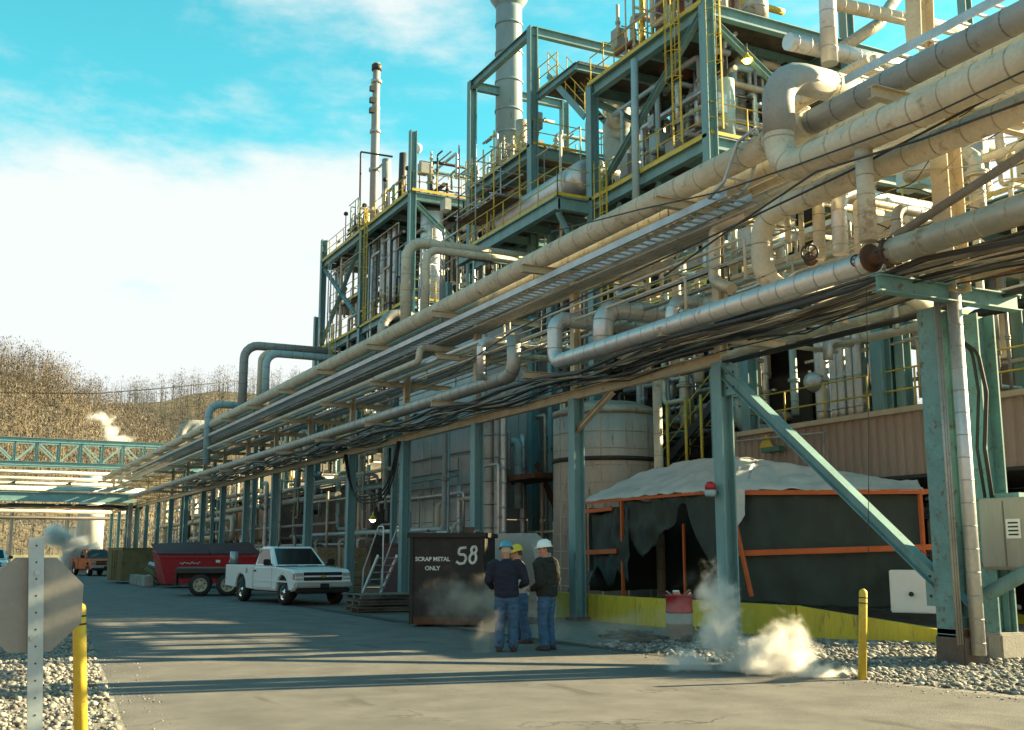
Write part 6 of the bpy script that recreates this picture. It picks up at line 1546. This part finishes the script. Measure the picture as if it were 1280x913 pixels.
# az rotates local -y (front) ; az=180deg turns the front to +y (away from the camera)
feetL = onZ(633, 815); feetR = onZ(684, 813); feetM = onZ(659, 806)
person('person in a navy jacket and blue hard hat with back turned', (feetL.x, feetL.y, .004), R(180 - 30), 'navycloth', 'denim', 'hatblue', 'greyhair', lean=(.01, -.05),
       arms={1: ((.31, -.02, 1.16), (.25, -.25, 1.02), (-.2, -.9, -.1), (-.6, 0, -.6)), -1: ((-.33, -.02, 1.14), (-.22, -.28, 1.06), (.25, -.9, 0), (.6, 0, -.6))},
       feet=[(.12, .03), (-.12, -.02)], head_turn=R(4), head_tilt=R(14), hgt=1.80, build=1.12)
person('person in a dark hooded jacket and white hard hat facing left', (feetR.x, feetR.y, .004), R(180 + 32), 'darkcloth', 'denim', 'hatwhite', 'brownhair', lean=(.0, -.03),
       arms={1: ((.27, .03, 1.12), (.2, -.2, 1.0), (-.3, -.85, .1), (-.6, 0, -.6)), -1: ((-.29, .02, 1.12), (-.2, -.2, .98), (.3, -.85, .1), (.6, 0, -.6))},
       feet=[(.13, .02), (-.12, 0)], head_turn=R(38), head_tilt=R(6), hgt=1.82, hood=True, build=1.26)
person('person in a pale shirt and yellow hard hat between the other two', (feetM.x + .05, feetM.y + .3, .004), R(180 + 70), 'palecloth', 'denim', 'hatyellow', 'brownhair', lean=(.0, -.08),
       arms={1: ((.28, -.02, 1.12), (.18, -.28, 1.06), (-.2, -.9, .1), (-.6, 0, -.6)), -1: ((-.29, -.0, 1.12), (-.16, -.27, 1.0), (.3, -.85, .1), (.6, 0, -.6))},
       feet=[(.1, .08), (-.12, -.1)], head_turn=R(-10), head_tilt=R(16), hgt=1.74, build=1.02)

# ================================================================== steam
def fuse_mesh(o, voxel):
    md = o.modifiers.new('r', 'REMESH'); md.mode = 'VOXEL'; md.voxel_size = voxel
    bpy.context.view_layer.update()
    me = bpy.data.meshes.new_from_object(o.evaluated_get(bpy.context.evaluated_depsgraph_get()))
    o.modifiers.clear(); o.data = me; return o
def steam(label, lobes, dens, seed, scale=2.2, colr=(.96, .95, .92)):
    """lobes: (centre, radius xyz); one closed lumpy hull with an uneven volume inside"""
    q = MB(); k0 = max(max(r_) for c, r_ in lobes)
    for c, r_ in lobes:
        bm = bmesh.new(); bmesh.ops.create_icosphere(bm, subdivisions=3, radius=1); bm.verts.index_update()
        q.add([Vector(c) + V(v.co.x * r_[0], v.co.y * r_[1], v.co.z * r_[2]) * 1.2 for v in bm.verts], [[v.index for v in f.verts] for f in bm.faces], True); bm.free()
    for v in q.v: v.z = max(v.z, .03)
    m = bpy.data.materials.new('steam%d' % seed); m.use_nodes = True; nt = m.node_tree; nt.nodes.clear(); L = nt.links.new
    out = nt.nodes.new('ShaderNodeOutputMaterial'); pv = nt.nodes.new('ShaderNodeVolumePrincipled'); L(pv.outputs[0], out.inputs['Volume'])
    pv.inputs['Color'].default_value = (*colr, 1); pv.inputs['Anisotropy'].default_value = .15
    g = nt.nodes.new('ShaderNodeNewGeometry')
    # the position is stirred by two layers of noise, so the puffs tear into wisps
    def stir(src, sc_, amp):
        nn = nt.nodes.new('ShaderNodeTexNoise'); nn.inputs['Scale'].default_value = sc_; nn.inputs['Detail'].default_value = 6; nn.inputs['Roughness'].default_value = .6; L(src, nn.inputs[0])
        a1 = nt.nodes.new('ShaderNodeVectorMath'); a1.operation = 'SUBTRACT'; L(nn.outputs[1], a1.inputs[0]); a1.inputs[1].default_value = (.5, .5, .5)
        a2 = nt.nodes.new('ShaderNodeVectorMath'); a2.operation = 'MULTIPLY_ADD'; L(a1.outputs[0], a2.inputs[0]); a2.inputs[1].default_value = (amp,) * 3; L(src, a2.inputs[2]); return a2.outputs[0]
    POS = stir(stir(g.outputs['Position'], scale * .5, k0 * 1.1), scale * 1.7, k0 * .45)
    tot = None
    for c, r_ in lobes:
        sb = nt.nodes.new('ShaderNodeVectorMath'); sb.operation = 'SUBTRACT'; L(POS, sb.inputs[0]); sb.inputs[1].default_value = c
        dv = nt.nodes.new('ShaderNodeVectorMath'); dv.operation = 'DIVIDE'; L(sb.outputs[0], dv.inputs[0]); dv.inputs[1].default_value = r_
        ln = nt.nodes.new('ShaderNodeVectorMath'); ln.operation = 'LENGTH'; L(dv.outputs[0], ln.inputs[0])
        mr = nt.nodes.new('ShaderNodeMapRange'); mr.interpolation_type = 'SMOOTHSTEP'; mr.inputs[1].default_value = .0; mr.inputs[2].default_value = .88; mr.inputs[3].default_value = 1; mr.inputs[4].default_value = 0
        L(ln.outputs['Value'], mr.inputs[0])
        if tot is None: tot = mr.outputs[0]
        else:
            mx = nt.nodes.new('ShaderNodeMath'); mx.operation = 'MAXIMUM'; L(tot, mx.inputs[0]); L(mr.outputs[0], mx.inputs[1]); tot = mx.outputs[0]
    nz = nt.nodes.new('ShaderNodeTexNoise'); nz.inputs['Scale'].default_value = scale; nz.inputs['Detail'].default_value = 8; nz.inputs['Roughness'].default_value = .66; nz.inputs['Distortion'].default_value = 1.1
    ofs = nt.nodes.new('ShaderNodeVectorMath'); ofs.operation = 'ADD'; L(g.outputs['Position'], ofs.inputs[0]); ofs.inputs[1].default_value = (seed * 3.1, 0, 0); L(ofs.outputs[0], nz.inputs[0])
    # threshold the noise so the falloff breaks into wisps
    s1 = nt.nodes.new('ShaderNodeMath'); s1.operation = 'MULTIPLY_ADD'; L(tot, s1.inputs[0]); s1.inputs[1].default_value = .5; L(nz.outputs[0], s1.inputs[2])
    s2 = nt.nodes.new('ShaderNodeMapRange'); s2.interpolation_type = 'SMOOTHSTEP'; s2.inputs[1].default_value = .62; s2.inputs[2].default_value = .95; s2.inputs[3].default_value = 0; s2.inputs[4].default_value = dens
    L(s1.outputs[0], s2.inputs[0])
    s3 = nt.nodes.new('ShaderNodeMath'); s3.operation = 'MULTIPLY'; L(s2.outputs[0], s3.inputs[0]); L(tot, s3.inputs[1]); L(s3.outputs[0], pv.inputs['Density'])
    m.cycles.volume_step_rate = .25
    MATS[m.name] = m
    o = q.build('steam', m)
    o2 = fuse_mesh(o, k0 * .07)
    return tag(o, label, 'steam', kind='stuff')
def at(u, v, Y): return tuple(onY(u, v, Y))
steam('thick white steam billowing from the ground beside the right bollard',
      [(at(925, 838, 12.4), (1.1, .8, .6)), (at(900, 795, 12.6), (.9, .7, .8)), (at(893, 745, 12.8), (.7, .6, .7)), (at(985, 818, 11.9), (.85, .7, .7)), (at(860, 832, 12.8), (.8, .6, .55)), (at(1025, 845, 11.4), (.85, .6, .4)), (at(955, 832, 12.0), (1.0, .7, .6))], 8.0, 1, 2.4)
steam('thin brownish steam drifting around the legs of the people',
      [(at(590, 768, 18.6), (1.7, 1.0, .75)), (at(560, 740, 19.2), (1.0, .8, .6)), (at(690, 775, 18.2), (1.6, .9, .7)), (at(780, 785, 17.2), (1.8, .9, .75)), (at(835, 770, 16.6), (1.2, .8, .9)), (at(620, 800, 16.3), (1.0, .5, .5)), (at(615, 745, 18.0), (1.0, .6, .7))], .85, 2, 1.3, (.84, .76, .66))
steam('pale steam puff rising far down the road', [(at(88, 704, 84), (2.2, 2, 2.2)), (at(92, 688, 84), (2.4, 2, 2.2)), (at(76, 676, 84), (2.8, 1.8, 1.9)), (at(110, 690, 84), (2.2, 1.8, 1.6))], 5.0, 3, .7)
steam('grey white steam plume above the truss bridge', [(at(152, 552, 150), (3.2, 2, 2.0)), (at(140, 540, 150), (2.2, 2, 2.4)), (at(133, 527, 150), (1.9, 1.6, 2.2)), (at(124, 521, 150), (2.6, 1.6, 1.2))], 1.6, 4, .45)
